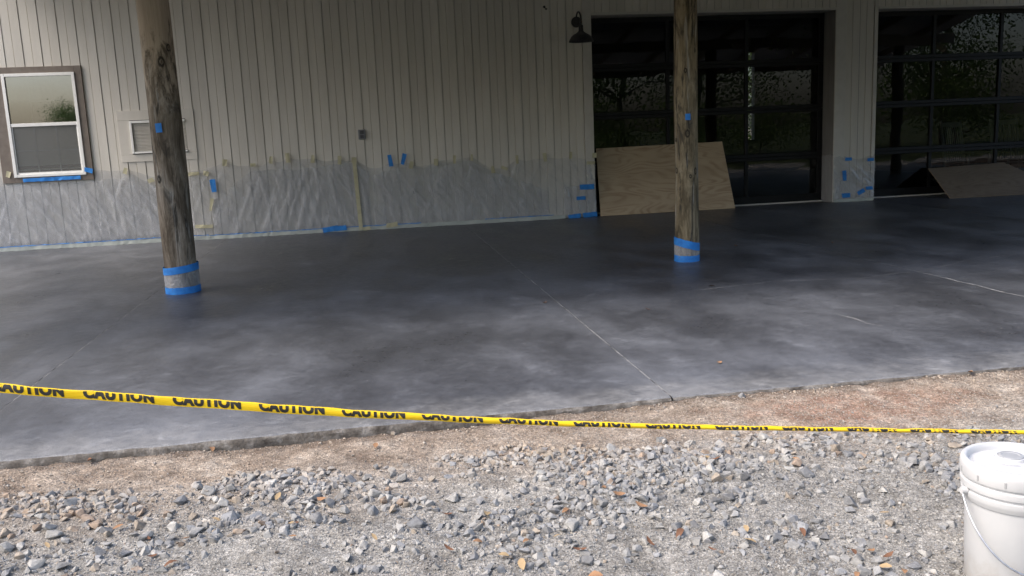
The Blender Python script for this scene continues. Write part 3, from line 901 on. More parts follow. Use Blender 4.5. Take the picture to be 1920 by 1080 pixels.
# garage doors
def garage_door(x0, x1, label):
    g = tag(empty("garage_door", ((x0 + x1) / 2, D + .36, 0)), label, "garage door", "glass garage doors")
    hw = (x1 - x0) / 2
    H = 3.13
    zs = [.024, .80, 1.59, 2.35, H]
    cw = 2 * hw / 3
    for i in range(4):
        for j in range(3):
            a = -hw + cw * j + (.085 if j == 0 else .028)
            b = -hw + cw * (j + 1) - (.085 if j == 2 else .028)
            lo = zs[i] + (.125 if i == 0 else .06)
            hi = zs[i + 1] - (.075 if i == 3 else .06)
            yy = .028
            t = random.uniform(-.0015, .0015)
            mesh_obj("pane", [(a, yy, lo), (b, yy + t, lo), (b, yy, hi), (a, yy + t, hi)], [(0, 1, 2, 3)], M["glass"], g)
        lo, hi = zs[i], zs[i + 1]
        MB().box(-hw, hw, 0, .045, lo, lo + (.125 if i == 0 else .058), .004).build("rail", M["bronze"], g)
        MB().box(-hw, hw, 0, .045, hi - (.075 if i == 3 else .058), hi - .003, .004).build("rail", M["bronze"], g)
        l2, h2 = lo + (.125 if i == 0 else .058), hi - (.075 if i == 3 else .058)
        for xa, xb in ((-hw, -hw + .085), (hw - .085, hw), (-hw + cw - .028, -hw + cw + .028), (-hw + 2 * cw - .028, -hw + 2 * cw + .028)):
            MB().box(xa, xb, .001, .044, l2, h2, .003).build("stile", M["bronze"], g)
    return g
garage_door(3.672, 7.764, "dark framed glass garage door with plywood leaning against it, beside the barn light")
garage_door(8.52, 12.355, "dark framed glass garage door right of the narrow pillar, rocking chairs behind it")

# ================================================================== porch roof, only seen in the glass, and its posts
proof = tag(empty("porch_roof", (0, 0, 0)), "low shed porch roof over the slab, seen reflected in the garage glass", "porch roof")
def rz(y):
    return 2.70 + .20 * (y - 6.1)
RX0, RX1 = -5.2, 14.0
def sloped(name, x0, x1, y0, y1, a, b, mat):
    vs = [(xx, yy, rz(yy) + q) for q in (a, b) for yy in (y0, y1) for xx in (x0, x1)]
    return mesh_obj(name, vs, [(0, 2, 3, 1), (4, 5, 7, 6), (0, 1, 5, 4), (2, 6, 7, 3), (0, 4, 6, 2), (1, 3, 7, 5)], mat, proof)
xx = RX0
while xx < RX1 - .01:
    sloped("roof_sheet", xx, min(xx + .9, RX1) - .004, 6.1, D - .03, .14, .16, M["roof"])
    xx += .9
xx = RX0 + .1
while xx < RX1:
    sloped("rafter", xx, xx + .045, 6.14, D - .05, .0, .139, M["lumber"])
    xx += 1.22
MB().box(RX0, RX1, 8.83, 8.97, 3.03, 3.245, .004).build("beam", M["lumber"], proof)
MB().box(RX0, RX1, 6.085, 6.125, 2.68, 2.88, .004).build("fascia", M["lumber"], proof)

def post(name, loc, r0, r1, H, mat, seed, label, kn, lean=(0, 0)):
    seg, rings = 44, 90
    vs, fs = [], []
    for i in range(rings + 1):
        z = H * i / rings
        r = r0 + (r1 - r0) * i / rings
        for k in range(seg):
            a = 2 * math.pi * k / seg
            n = mnoise.noise(Vector((math.cos(a) * 1.3 + seed, math.sin(a) * 1.3, z * .9))) * .010
            n += mnoise.noise(Vector((math.cos(a) * 7 + seed, math.sin(a) * 7, z * 1.4))) * .0032
            for (ka, kz, kr, _) in kn:
                da = (a - ka + math.pi) % (2 * math.pi) - math.pi
                q = (da * r) ** 2 + ((z - kz) * .7) ** 2
                n += .012 * math.exp(-q / (kr * .8) ** 2)
            rr = r * (1 + .0) + n
            vs.append((rr * math.cos(a) + lean[0] * z, rr * math.sin(a) + lean[1] * z, z))
    for i in range(rings):
        for k in range(seg):
            k2 = (k + 1) % seg
            fs.append((i * seg + k, i * seg + k2, (i + 1) * seg + k2, (i + 1) * seg + k))
    fs.append(tuple(rings * seg + k for k in range(seg)))
    root = tag(empty(name, loc), label, "post", "round wooden porch posts")
    mesh_obj("shaft", vs, fs, mat, root, True)
    return root
def band(root, name, r, z0, z1, mat, tilt=0.0, ph=0.0, crinkle=0.0, seed=0, rows=1, ragged=0.0):
    seg = 72 if crinkle else 40
    vs, fs = [], []
    for j in range(rows + 1):
        for k in range(seg + 1):
            a = 2 * math.pi * k / seg
            f = j / rows
            z = z0 + (z1 - z0) * f + tilt * math.cos(a - ph) * (f if crinkle else 1.0) + ragged * mnoise.noise(Vector((a * 4, f * 3, seed)))
            n = crinkle * (mnoise.noise(Vector((math.cos(a) * 9 + seed, math.sin(a) * 9, z * 70))) + .6 * mnoise.noise(Vector((a * 22 + z * 60, z * 40, seed))))
            rr = r + n + .0006 * k / seg
            vs.append((rr * math.cos(a), rr * math.sin(a), z))
    for j in range(rows):
        for k in range(seg):
            fs.append((j * (seg + 1) + k, j * (seg + 1) + k + 1, (j + 1) * (seg + 1) + k + 1, (j + 1) * (seg + 1) + k))
    return mesh_obj(name, vs, fs, mat, root, True)
def patch(root, name, r, a0, z0, w, h, mat, rot=0.0):
    vs, fs = [], []
    n = 6
    for j in range(3):
        for i in range(n + 1):
            u = (i / n - .5) * w
            v = (j / 2 - .5) * h
            uu = u * math.cos(rot) - v * math.sin(rot)
            vv = u * math.sin(rot) + v * math.cos(rot)
            a = a0 + uu / r
            vs.append((r * math.cos(a), r * math.sin(a), z0 + vv))
    for j in range(2):
        for i in range(n):
            fs.append((j * (n + 1) + i, j * (n + 1) + i + 1, (j + 1) * (n + 1) + i + 1, (j + 1) * (n + 1) + i))
    return mesh_obj(name, vs, fs, mat, root, True)
RL, RR = .153, .121
fL, fR = -1.37, -1.93
knL = [(fL + .12, 2.17, .042, RL), (fL + .70, 2.30, .03, RL), (fL - .75, 1.1, .035, RL)]
knR = [(fR, 1.93, .022, RR), (fR + .12, 1.31, .032, RR), (fR - .9, .94, .026, RR), (fR + .85, .93, .03, RR), (fR + .35, .88, .02, RR), (fR - .95, 1.25, .018, RR)]
mL = post_material("weathered_pole_dark", knL, [(.33, (.060, .046, .034)), (.45, (.150, .120, .088)), (.55, (.26, .215, .165)), (.68, (.45, .40, .335))], (2.10, (.44, .36, .275), (.55, .46, .365)))
mR = post_material("weathered_pole_brown", knR, [(.32, (.055, .043, .026)), (.44, (.160, .125, .075)), (.55, (.275, .220, .138)), (.70, (.40, .335, .228))], None, .53)
pL = post("wooden_post", (-1.795, 8.98, 0), RL, RL * .93, 3.1, mL, 3.1, "thick dark weathered wooden post with blue tape, in front of the wall vent", knL)
pR = post("wooden_post", (3.285, 8.80, 0), RR, RR * .95, 3.1, mR, 8.4, "slimmer brown knotty wooden post in front of the leaning plywood", knR)
band(pL, "tape_band", RL + .012, .0, .066, M["blue"], .002, 0, 0, 1, 2, .004)
band(pL, "tape_band", RL + .013, .20, .270, M["blue"], .018, .1, 0, 2, 2, .003)
band(pL, "plastic_wrap", RL + .009, .040, .225, M["wrap"], .014, .1, .005, 5, 22)
band(pR, "tape_band", RR + .010, .0, .066, M["blue"], .002, 2, 0, 3, 2, .004)
band(pR, "tape_band", RR + .011, .140, .222, M["blue"], .036, 2.9, 0, 4, 2, .004)
band(pR, "plastic_wrap", RR + .007, .035, .165, M["wrap"], .03, 2.9, .0045, 7, 20)
patch(pL, "tape_patch", RL + .009, fL - .42, 1.575, .062, .085, M["blue"], .05)
patch(pR, "tape_patch", RR + .009, fR + .16, 1.475, .052, .062, M["blue"], 0)
for px_, lab in ((8.0, "wooden porch post reflected in the left garage door"), (12.65, "wooden porch post reflected in the right garage door")):
    post("wooden_post", (px_, 8.85, 0), .125, .118, 3.1, mR, px_, lab, [])
post("wooden_post", (-5.0, 8.9, 0), .14, .13, 3.1, mR, 2.2, "wooden porch post left of the view, holding up the porch roof", [])

# ================================================================== plastic sheeting on the wall
def ridged(u, v):
    return 1 - np.abs(2 * fbm(u, v, 3) - 1)
def sheet(name, x0, x1, topfun, zbot, yoff, nx_, nz_, seed, parent=None, mat="film"):
    X = np.linspace(x0, x1, nx_)
    T = topfun(X)
    vs = []
    F = np.linspace(0, 1, nz_)
    XX, FF = np.meshgrid(X, F)
    ZZ = zbot + (T[None, :] - zbot) * FF
    def folds(t_, fr, pw):
        t_ = math.radians(t_)
        a = XX * math.cos(t_) + ZZ * math.sin(t_) + .10 * fbm(XX * 1.5 + seed, ZZ * 1.5, 2)
        b = -XX * math.sin(t_) + ZZ * math.cos(t_)
        return ridged(a * fr + seed, b * .55 + seed) ** pw
    m1 = np.clip((fbm(XX * .9 + seed, ZZ * .5, 2) - .35) * 4, 0, 1)
    m2 = np.clip((fbm(XX * 1.1 + seed + 40, ZZ * .5, 2) - .35) * 4, 0, 1)
    fold = m1 * folds(36, 7, 5) * .020 + m2 * folds(12, 9, 5) * .016 + (1 - m1) * folds(-22, 6, 5) * .012 + folds(48, 15, 6) * .009 + (fbm(XX * 3 + seed, ZZ * 3, 3) - .5) * .008
    env = np.minimum(1, (1 - FF) * 6) * np.minimum(1, FF * 9) * .9 + .1
    off = .002 + np.maximum(0, fold * env)
    Y = D - RIB - yoff - off
    vs = np.stack([XX.ravel(), Y.ravel(), ZZ.ravel()], 1)
    id_ = np.arange(nx_ * nz_).reshape(nz_, nx_)
    q = np.stack([id_[:-1, :-1], id_[:-1, 1:], id_[1:, 1:], id_[1:, :-1]], -1).reshape(-1, 4)
    o = mesh_obj(name, vs.tolist(), q.tolist(), M[mat], parent, True)
    fa = o.data.attributes.new("fold", 'FLOAT', 'POINT')          # film lies doubled in its folds
    fa.data.foreach_set("value", np.clip(fold * env / .016, 0, 1).ravel().astype(np.float32))
    return o
st_ = [(-9.0, 1.06), (-7.6, 1.1), (-6.9, 1.02), (-6.1, 1.1), (-5.6, 1.04)] + SHEET_TOP
def top_main(X):
    t = np.interp(X, [p[0] for p in st_], [p[1] for p in st_])
    k = np.ones(5) / 5
    t = np.convolve(np.pad(t, 2, mode='edge'), k, 'valid')
    inwin = (X > WIN[0] - .02) & (X < WIN[1] + .02)
    t = np.where(inwin, np.minimum(t, .985), t)
    return t + (fbm(X * 9, X * 0 + 2, 3) - .5) * .03
ps = tag(empty("plastic_sheeting", (0, 0, 0)), "long clear plastic sheeting taped along the bottom of the beige wall", "plastic sheet")
sheet("film", -9.1, 3.672, top_main, .012, .004, 700, 54, 4.0, ps)
# loose second layers of film
sheet("film_overlap", -2.25, .1, lambda X: np.interp(X, [-2.25, -1.6, -.9, -.1, .1], [.55, 1.0, .98, 1.04, .9]) + (fbm(X * 6, X * 0 + 5, 3) - .5) * .05, .02, .010, 150, 40, 21.0, ps)
sheet("film_overlap", .15, 2.9, lambda X: np.interp(X, [.15, .7, 1.7, 2.0, 2.9], [.85, .95, 1.0, .82, .45]) + (fbm(X * 6, X * 0 + 8, 3) - .5) * .05, .02, .010, 160, 40, 33.0, ps)
sheet("film_overlap", -5.3, -2.9, lambda X: np.interp(X, [-5.3, -4.9, -3.9, -3.3, -2.9], [.9, .95, .94, 1.0, .8]) + (fbm(X * 6, X * 0 + 3, 3) - .5) * .05, .02, .010, 150, 40, 47.0, ps)
sheet("film_overlap", 3.15, 3.675, lambda X: X * 0 + .52 + (fbm(X * 6, X * 0 + 3, 3) - .5) * .05, .02, .012, 60, 40, 55.0, ps)
def strip(name, cx, cz, w, h, rot, mat, parent, y=None, thick=.0015):
    y = (D - RIB - .041) if y is None else y
    c, s = math.cos(R(rot)), math.sin(R(rot))
    n = max(2, int(w / .05))
    vs, fs = [], []
    for i in range(n + 1):
        u = (i / n - .5) * w
        for v in (-h / 2, h / 2):
            j = random.uniform(-.010, .010) if i in (0, n) else random.uniform(-.003, .003)
            vs.append((cx + u * c + v * s + j * c, y + random.uniform(-.004, .003), cz - u * s + v * c + random.uniform(-.003, .003)))
    for i in range(n):
        fs.append((2 * i, 2 * i + 2, 2 * i + 3, 2 * i + 1))
    return mesh_obj(name, vs, fs, mat, parent)
for (cx, cz, w, h, r_) in MASK_BITS:
    strip("masking_tape", cx, cz, w, h, r_, M["mask"], ps)
for (cx, cz, w, h, r_) in BLUE_BITS:
    strip("blue_tape", cx, cz, w, h, -r_ if r_ in (4, -14) else r_, M["blue"], ps, D - RIB - .046)
strip("blue_tape", -4.42, 1.012, .78, .052, -.5, M["blue"], ps, D - .046)
strip("masking_tape", -.089, .535, 1.05, .058, 88.3, M["mask"], ps, D - RIB - .045)
# pale tape along the floor, in lengths, and the thin blue edge line above it
x = -9.0
while x < 3.10:
    L = random.uniform(.55, 1.3)
    x2 = min(x + L, 3.16)
    strip("floor_tape", (x + x2) / 2, .030, x2 - x, .058, random.uniform(-.25, .25), M["pale"], ps, D - RIB - .030)
    if random.random() < .85:
        strip("blue_edge", (x + x2) / 2, .066 + random.uniform(-.004, .004), (x2 - x) * .96, .010, random.uniform(-.3, .3), M["blue"], ps, D - RIB - .033)
    x = x2 - .03

pp = tag(empty("plastic_sheeting", (0, 0, 0)), "short clear plastic sheet with blue tape on the narrow pillar between garage doors", "plastic sheet")
sheet("film", 7.77, 8.52, lambda X: .74 + .04 * np.sin(X * 9) + (fbm(X * 7, X * 0 + 4, 3) - .5) * .05, .012, .006, 80, 46, 71.0, pp)
sheet("film_overlap", 7.80, 8.5, lambda X: .42 + .1 * np.sin(X * 4) + (fbm(X * 7, X * 0 + 9, 3) - .5) * .05, .012, .010, 60, 36, 77.0, pp)
# the side of the film folded round onto the jamb
n1 = 24
vs, fs = [], []
for j in range(n1):
    for i in range(12):
        z = .012 + .80 * j / (n1 - 1) * (1 - .06 * i / 11)
        vs.append((7.762 - .012 * abs(mnoise.noise(Vector((i * .4, z * 5, 3)))), D - .02 + .36 * i / 11, z))
for j in range(n1 - 1):
    for i in range(11):
        fs.append((j * 12 + i, j * 12 + i + 1, (j + 1) * 12 + i + 1, (j + 1) * 12 + i))
mesh_obj("film_side", vs, fs, M["film"], pp, True)
for (cx, cz, w, h, r_) in BLUE_PILLAR:
    strip("blue_tape", cx, cz, w, h, -r_ if h > w else r_, M["blue"], pp, D - RIB - .044)
strip("floor_tape", 8.14, .028, .72, .05, 0, M["pale"], pp, D - RIB - .034)

# ================================================================== plywood
def plywood(name, corners, th, mat, label):
    bl_, br_, tr_, tl_ = (Vector(c) for c in corners)
    ux = (br_ - bl_)
    W_ = ux.length
    ux.normalize()
    up = (tl_ - bl_)
    n = ux.cross(up).normalized()
    uz = n.cross(ux)
    uz = -uz if uz.dot(up) < 0 else uz
    pts = []
    for c in (bl_, br_, tr_, tl_):
        d = c - bl_
        pts.append((d.dot(ux), d.dot(uz)))
    m = Matrix((ux, n, uz)).transposed().to_4x4()
    m.translation = bl_
    vs = [(p[0], 0, p[1]) for p in pts] + [(p[0], th, p[1]) for p in pts]
    o = mesh_obj(name, vs, [(0, 1, 2, 3), (7, 6, 5, 4), (0, 4, 5, 1), (1, 5, 6, 2), (2, 6, 7, 3), (3, 7, 4, 0)], mat)
    o.data.materials.append(M["plyedge"])
    o.data.polygons.foreach_set("material_index", [0, 0, 1, 1, 1, 1])
    if n.y < 0:
        for v in o.data.vertices:
            v.co.y = -v.co.y + 0
    o.matrix_world = m
    return tag(o, label, "plywood")
plywood("plywood_sheet", ((3.735, 13.88, .006), (6.03, 13.90, .006), (5.96, 14.25, 1.105), (3.785, 14.25, 1.075)), .012, M["ply"], "large tan plywood sheet leaning on the garage door beside the barn light")
plywood("plywood_sheet", ((9.62, 13.45, .006), (11.85, 13.40, .006), (11.20, 14.22, .54), (9.72, 14.22, .47)), .012, M["ply2"], "low dull brown plywood sheet leaning on the right garage door")

# ================================================================== rocking chairs behind the right garage door
def rocking_chair(loc, rz_, label):
    c = tag(empty("rocking_chair", loc, rz_), label, "chair", "white rocking chairs")
    W2 = .27
    def bar(name, a, b, r):
        auto_smooth(MB().tube([a, b], r, 8).build(name, M["chair"], c))
    for s in (-1, 1):
        bar("leg", (s * W2, -.24, .06), (s * W2, -.25, .62), .022)
        bar("back_post", (s * W2, .22, .06), (s * W2 * .98, .42, 1.24), .022)
        MB().box(s * W2 - .04, s * W2 + .04, -.34, .28, .615, .64, .006).build("armrest", M["chair"], c)
        pts = [(s * W2, -.48 + .11 * k, .03 + .10 * ((-.48 + .11 * k) / .55) ** 2) for k in range(11)]
        auto_smooth(MB().tube(pts, .02, 8).build("rocker", M["chair"], c))
        bar("stretcher", (s * W2, -.24, .25), (s * W2, .26, .25), .013)
    bar("stretcher", (-W2, -.24, .30), (W2, -.24, .30), .013)
    for k in range(9):
        xk = -.22 + .055 * k
        MB().add([(xk - .012, .27, .46), (xk + .012, .27, .46), (xk + .012, .41, 1.14), (xk - .012, .41, 1.14), (xk - .012, .285, .46), (xk + .012, .285, .46), (xk + .012, .425, 1.14), (xk - .012, .425, 1.14)], [(0, 1, 2, 3), (7, 6, 5, 4), (0, 3, 7, 4), (1, 5, 6, 2)]).build("back_slat", M["chair"], c)
    MB().box(-W2, W2, .40, .435, 1.12, 1.22, .008).build("crest_rail", M["chair"], c)
    MB().box(-W2, W2, .255, .29, .43, .47, .006).build("lower_rail", M["chair"], c)
    for k in range(8):
        yk = -.27 + .068 * k
        MB().box(-W2, W2, yk - .027, yk + .027, .415 - .012 * k / 3, .435 - .012 * k / 3, .004).build("seat_slat", M["chair"], c)
    return c
rocking_chair((11.45, 15.55, .012), .25, "white slatted rocking chair behind the glass, left of the other one")
rocking_chair((12.42, 15.5, .012), -.12, "white slatted rocking chair behind the glass, nearest the right edge")

# ================================================================== caution tape
TA = np.array(TAPE)
tn = np.linspace(-4.5, 15.6, 420)
def tcol(k):
    lo = TA[0, k] + (tn - TA[0, 0]) * (TA[1, k] - TA[0, k]) / (TA[1, 0] - TA[0, 0])
    hi = TA[-1, k] + (tn - TA[-1, 0]) * (TA[-1, k] - TA[-2, k]) / (TA[-1, 0] - TA[-2, 0])
    v = np.interp(tn, TA[:, 0], TA[:, k])
    v = np.where(tn < TA[0, 0], lo, np.where(tn > TA[-1, 0], hi, v))
    ker = np.hanning(31)
    ker /= ker.sum()
    return np.convolve(np.pad(v, 15, mode='reflect', reflect_type='odd'), ker, 'valid')
tx, ty, tz, tw = tcol(1), tcol(2), tcol(3), np.clip(tcol(4) * .95, .0150, .034)
ct = tag(empty("caution_tape", (0, 0, 0)), "yellow caution tape with black lettering strung low across the foreground", "caution tape")
def tape_point(n, v):
    """n = place along the tape in word pitches, v = height above the tape's lower edge (metres)"""
    x_, y_, z_, w_ = (float(np.interp(n, tn, q)) for q in (tx, ty, tz, tw))
    f = v / w_
    # slight cupping across the width, rolls further where the tape bunches up
    roll = min(1.0, max(0.0, (n - 1.5) / 5.5))
    ang = (f - .5) * 2
    bulge = (.002 + .0065 * roll) * (1 - ang * ang)
    wob = .0016 * math.sin(n * 5.1) + .0012 * math.sin(n * 13.7) + .0025 * mnoise.noise(Vector((n * 2.3, f * 1.5, 4.0))) + .0012 * mnoise.noise(Vector((n * 11, f * 2.5, 9.0)))
    return (x_, y_ - bulge + wob * f, z_ - w_ / 2 + v + wob * .4)
rows = 8
vs, fs = [], []
for i, n in enumerate(tn):
    w_ = tw[i]
    for j in range(rows + 1):
        vs.append(tape_point(n, w_ * j / rows))
    # folded-over flap going back down behind
    xk, yk, zk = tape_point(n, w_)
    vs.append((xk, yk + .004, zk + .0008))
    vs.append((xk, yk + .008, zk - w_ * .55))
NR = rows + 3
for i in range(len(tn) - 1):
    for j in range(NR - 1):
        a = i * NR + j
        fs.append((a, a + NR, a + NR + 1, a + 1))
mesh_obj("ribbon", vs, fs, M["yellow"], ct, True)
fc = bpy.data.curves.new("lettering", 'FONT')
fc.body = "CAUTION"
fc.size = 1.0
fc.offset = .075
fc.space_character = 1.16
fo = bpy.data.objects.new("lettering", fc)
C.objects.link(fo)
bpy.context.view_layer.update()
dg = bpy.context.evaluated_depsgraph_get()
src = bpy.data.meshes.new_from_object(fo.evaluated_get(dg))
bpy.data.objects.remove(fo)
co = np.array([v.co[:] for v in src.vertices])
xmn, xmx, ymn, ymx = co[:, 0].min(), co[:, 0].max(), co[:, 1].min(), co[:, 1].max()
def word(n0):
    bm = bmesh.new()
    bm.from_mesh(src)
    LH, MARG = .041, .0042            # full letter height, yellow margin under the letters
    for v in bm.verts:
        v.co = Vector(((v.co.x - xmn) / (xmx - xmn) * .79, 0, (v.co.y - ymn) / (ymx - ymn)))
    # cut across so that the letters can follow the ribbon
    for k in range(1, 24):
        bmesh.ops.bisect_plane(bm, geom=bm.verts[:] + bm.edges[:] + bm.faces[:], plane_co=(.79 * k / 24, 0, 0), plane_no=(1, 0, 0))
    for k in range(1, 7):
        bmesh.ops.bisect_plane(bm, geom=bm.verts[:] + bm.edges[:] + bm.faces[:], plane_co=(0, 0, k / 7), plane_no=(0, 0, 1))
    for v in bm.verts:
        n = n0 + v.co.x
        w_ = float(np.interp(n, tn, tw))
        roll = min(1.0, max(0.0, (n - 3.0) / 4.0))
        marg = MARG * (1 - .35 * roll)
        v.co = Vector((n, 0, marg + v.co.z * LH))
    # the upper part of the letters is hidden in the fold: drop what lies past the fold line
    dele = []
    for v in bm.verts:
        lim = float(np.interp(v.co.x, tn, tw)) - .0010
        if v.co.z > lim:
            v.co.z = lim
    bmesh.ops.dissolve_degenerate(bm, dist=1e-5, edges=bm.edges[:])
    for v in bm.verts:
        p = tape_point(v.co.x, v.co.z)
        v.co = Vector((p[0], p[1] - .0009, p[2]))
    me = bpy.data.meshes.new("printed_word")
    bm.to_mesh(me)
    bm.free()
    me.materials.append(M["print"])
    o = bpy.data.objects.new("printed_word", me)
    C.objects.link(o)
    o.parent = ct
for k in range(-3, 15):
    word(k)
bpy.data.meshes.remove(src)
sx, sy, sz = float(tx[3]), float(ty[3]), float(tz[3])
stake = MB().box(sx - .022, sx + .022, sy + .012, sy + .056, -.3, sz + .12, .004).build("wooden_stake", M["lumber"])
tag(stake, "wooden stake holding the left end of the caution tape", "stake")
sx, sy, sz = float(tx[-3]), float(ty[-3]), float(tz[-3])
stake = MB().box(sx - .022, sx + .022, sy + .012, sy + .056, -.3, .25, .004).build("wooden_stake", M["lumber"])
tag(stake, "wooden stake holding the right end of the caution tape", "stake")

# ================================================================== bucket
BX, BY = 1.957, 2.36
bz = -.052
bz -= .024
bk = tag(empty("plastic_pail", (BX, BY, bz)), "white plastic pail with closed lid standing on the gravel at the right edge", "bucket")
bk.scale = (1.03, 1.03, 1.065)
body = MB().lathe([(.0, .0), (.126, .0), (.129, .005), (.1375, .252), (.1380, .256), (.1425, .258), (.1475, .270), (.1495, .276), (.1495, .288), (.1450, .291), (.1450, .297), (.1520, .300), (.1530, .305), (.1530, .318), (.147, .322), (.147, .352)], 72)
auto_smooth(body.build("body", M["pail"], bk), 40)
lid = MB().lathe([(.1485, .330), (.1535, .330), (.1550, .334), (.1555, .358), (.1550, .368), (.1520, .3765), (.1470, .3800), (.1400, .3800), (.1355, .3770), (.1325, .3660), (.1305, .3590), (.1255, .3575), (.1180, .3585), (.1150, .3625), (.0800, .3632), (.0, .3635)], 72)
lid_o = auto_smooth(lid.build("lid", M["pail"], bk), 50)
# pull tabs and slots round the lid skirt
for k in range(12):
    a = 2 * math.pi * (k + .37) / 12
    m = MB().box(-.0035, .0035, -.0012, .0012, -.009, .009, .001)
    s_ = m.build("skirt_slot", M["cap"], lid_o)
    s_.location = (.1552 * math.cos(a), .1552 * math.sin(a), .346)
    s_.rotation_euler = (0, 0, a + math.pi / 2)
cap_c = (.012, .040, 0)
sp_ = auto_smooth(MB().lathe([(.0505, .3632), (.0500, .3590), (.046, .3586), (.044, .3625), (.0425, .3725), (.040, .3735), (.0375, .3730), (.0365, .3700)], 44, cap_c).build("spout_ring", M["pail"], lid_o))
auto_smooth(MB().lathe([(.0365, .3700), (.0355, .3742), (.034, .3752), (.026, .3752), (.024, .3738), (.0, .3738)], 44, cap_c).build("spout_cap", M["cap"], lid_o))
for k in range(3):
    a = -2.2 + .35 * k
    pts = [(cap_c[0] + (.058 + .006 * k) * math.cos(-2.6 + .09 * q), cap_c[1] + (.058 + .006 * k) * math.sin(-2.6 + .09 * q), .3674) for q in range(9)]
    MB().tube(pts, .0009, 6).build("moulded_arc", M["pail"], lid_o)
# ears and bail
ax = math.radians(-9)
for s in (-1, 1):
    m = MB().tube([(s * .148, 0, .288), (s * .166, 0, .288)], .011, 16)
    e = auto_smooth(m.build("handle_ear", M["pail"], bk))
    e.rotation_euler = (0, 0, ax)
pts = []
for k in range(41):
    th = math.pi * k / 40
    xk = -.163 * math.cos(th)
    s = math.sin(th)
    pts.append((xk * (1 + .03 * s), -.163 * s ** .9 * 1.0, .288 - .205 * s ** .85))
bail = auto_smooth(MB().tube(pts, .0030, 8).build("bail", M["wire"], bk))
bail.rotation_euler = (0, 0, ax)
gp = auto_smooth(MB().tube([p for p in pts[17:24]], .0105, 14).build("grip", M["pail"], bail))

# ================================================================== stones
def stone_mesh(seed, npts=13, flat=.62):
    r = random.Random(seed)
    bm = bmesh.new()
    for _ in range(npts):
        v = Vector((r.gauss(0, 1), r.gauss(0, 1), r.gauss(0, 1))).normalized()
        k = r.uniform(.78, 1.0)
        bm.verts.new((v.x * k * .5, v.y * k * .5 * r.uniform(.65, .85), v.z * k * .5 * flat))
    h = bmesh.ops.convex_hull(bm, input=bm.verts[:])
    bmesh.ops.delete(bm, geom=list({e for e in h["geom_interior"] if isinstance(e, bmesh.types.BMVert)}), context='VERTS')
    bmesh.ops.recalc_face_normals(bm, faces=bm.faces[:])
    vs = [v.co[:] for v in bm.verts]
    bm.verts.index_update()
    fs = [[v.index for v in f_.verts] for f_ in bm.faces]
    bmesh_v = (np.array(vs), fs)
    bm.free()
    return bmesh_v
def chip_stone(seed):
    """angular block with bevelled arrises"""
    v, f_ = stone_mesh(seed, 12, random.Random(seed).uniform(.5, .85))
    bm = bmesh.new()
    vv = [bm.verts.new(p) for p in v]
    for q in f_:
        try:
            bm.faces.new([vv[i] for i in q])
        except ValueError:
            pass
    bmesh.ops.dissolve_limit(bm, angle_limit=R(24), verts=bm.verts[:], edges=bm.edges[:])
    bmesh.ops.bevel(bm, geom=bm.edges[:], offset=.022, segments=1, affect='EDGES', clamp_overlap=True)
    me = bpy.data.meshes.new("stone")
    bm.to_mesh(me)
    bm.free()
    return me
BIG = []
for k in range(18):
    me = chip_stone(100 + k)
    BIG.append(me)
CODE = {'b': "blue", 'w': "white", 't': "tan", 'o': "orange", 'd': "dark", 'g': "grey"}
def big_stone(x, y, size, kind, label, group, z=None, tilt=.5):
    src_ = random.choice(BIG)
    key = (src_.name, kind)
    me = _stone_cache.get(key)
    if me is None:
        me = src_.copy()
        me.name = "stone"
        me.materials.clear()
        me.materials.append(M["stone_" + kind])
        _stone_cache[key] = me
    o = bpy.data.objects.new("stone", me)
    C.objects.link(o)
    zz_ = float(ground_z(x, y)) if z is None else z
    o.scale = (size * 1.08, size * 1.08, size * random.uniform(.85, 1.1))
    o.rotation_euler = (random.uniform(-tilt, tilt), random.uniform(-tilt, tilt), random.uniform(0, 6.28))
    o.location = (x, y, zz_ + size * random.uniform(.04, .14))
    tag(o, label, "stone", group)
    LAST[0] = o
    return o
LAST = [None]
HUE = {"blue": "blue grey", "white": "pale", "tan": "tan", "orange": "orange brown", "dark": "dark grey", "grey": "grey"}
LABELLED = []                    # (object, what, x, y): labels are told apart by place at the end
_stone_cache = {}
NICE = {0: "largest blue grey block at the lower edge of the stone pile, beside a tan cluster", 1: "upright pale slab-like stone standing tilted in the grit", 2: "dark grey stone, left of a touching dark pair", 3: "dark grey stone, right of a touching dark pair",
        4: "brown tan stone topping the small tan cluster", 11: "pale white stone in the orange-tinged gravel at the left", 14: "flat whitish stone nearest the lower left corner", 18: "single blue grey stone resting against the slab edge", 19: "rounded brown stone resting against the slab edge beneath the tape",
        21: "tan stone lying alone in the dark grit right of centre", 42: "long blue grey stone at the upper edge of the pile, right of centre", 54: "grey stone in the gravel just left of the white pail"}
for i, (x, y, s, k) in enumerate(KEY_STONES):
    kind = CODE[k]
    y = min(y, EDGE_Y - .035) if y > 4.2 else y
    big_stone(x, y, s, kind, NICE.get(i, "large"), "large stones lying on the gravel")
    if i not in NICE:
        LABELLED.append((LAST[0], "large %s stone" % HUE[kind], x, y))
def pick_kind(x, y):
    warm = .055 + .55 * math.exp(-((x + 1.35) / .35) ** 2 - ((y - 3.5) / .25) ** 2) + .5 * math.exp(-((x - .8) / .25) ** 2 - ((y - 3.78) / .12) ** 2) + .25 * math.exp(-((x - 2.4) / .5) ** 2 - ((y - 3.4) / .25) ** 2) + .25 * math.exp(-((x - .03) / .15) ** 2 - ((y - 3.4) / .1) ** 2)
    if random.random() < warm:
        return random.choice(["tan", "tan", "orange"])
    return random.choices(["grey", "blue", "white", "dark"], [.42, .27, .22, .09])[0]
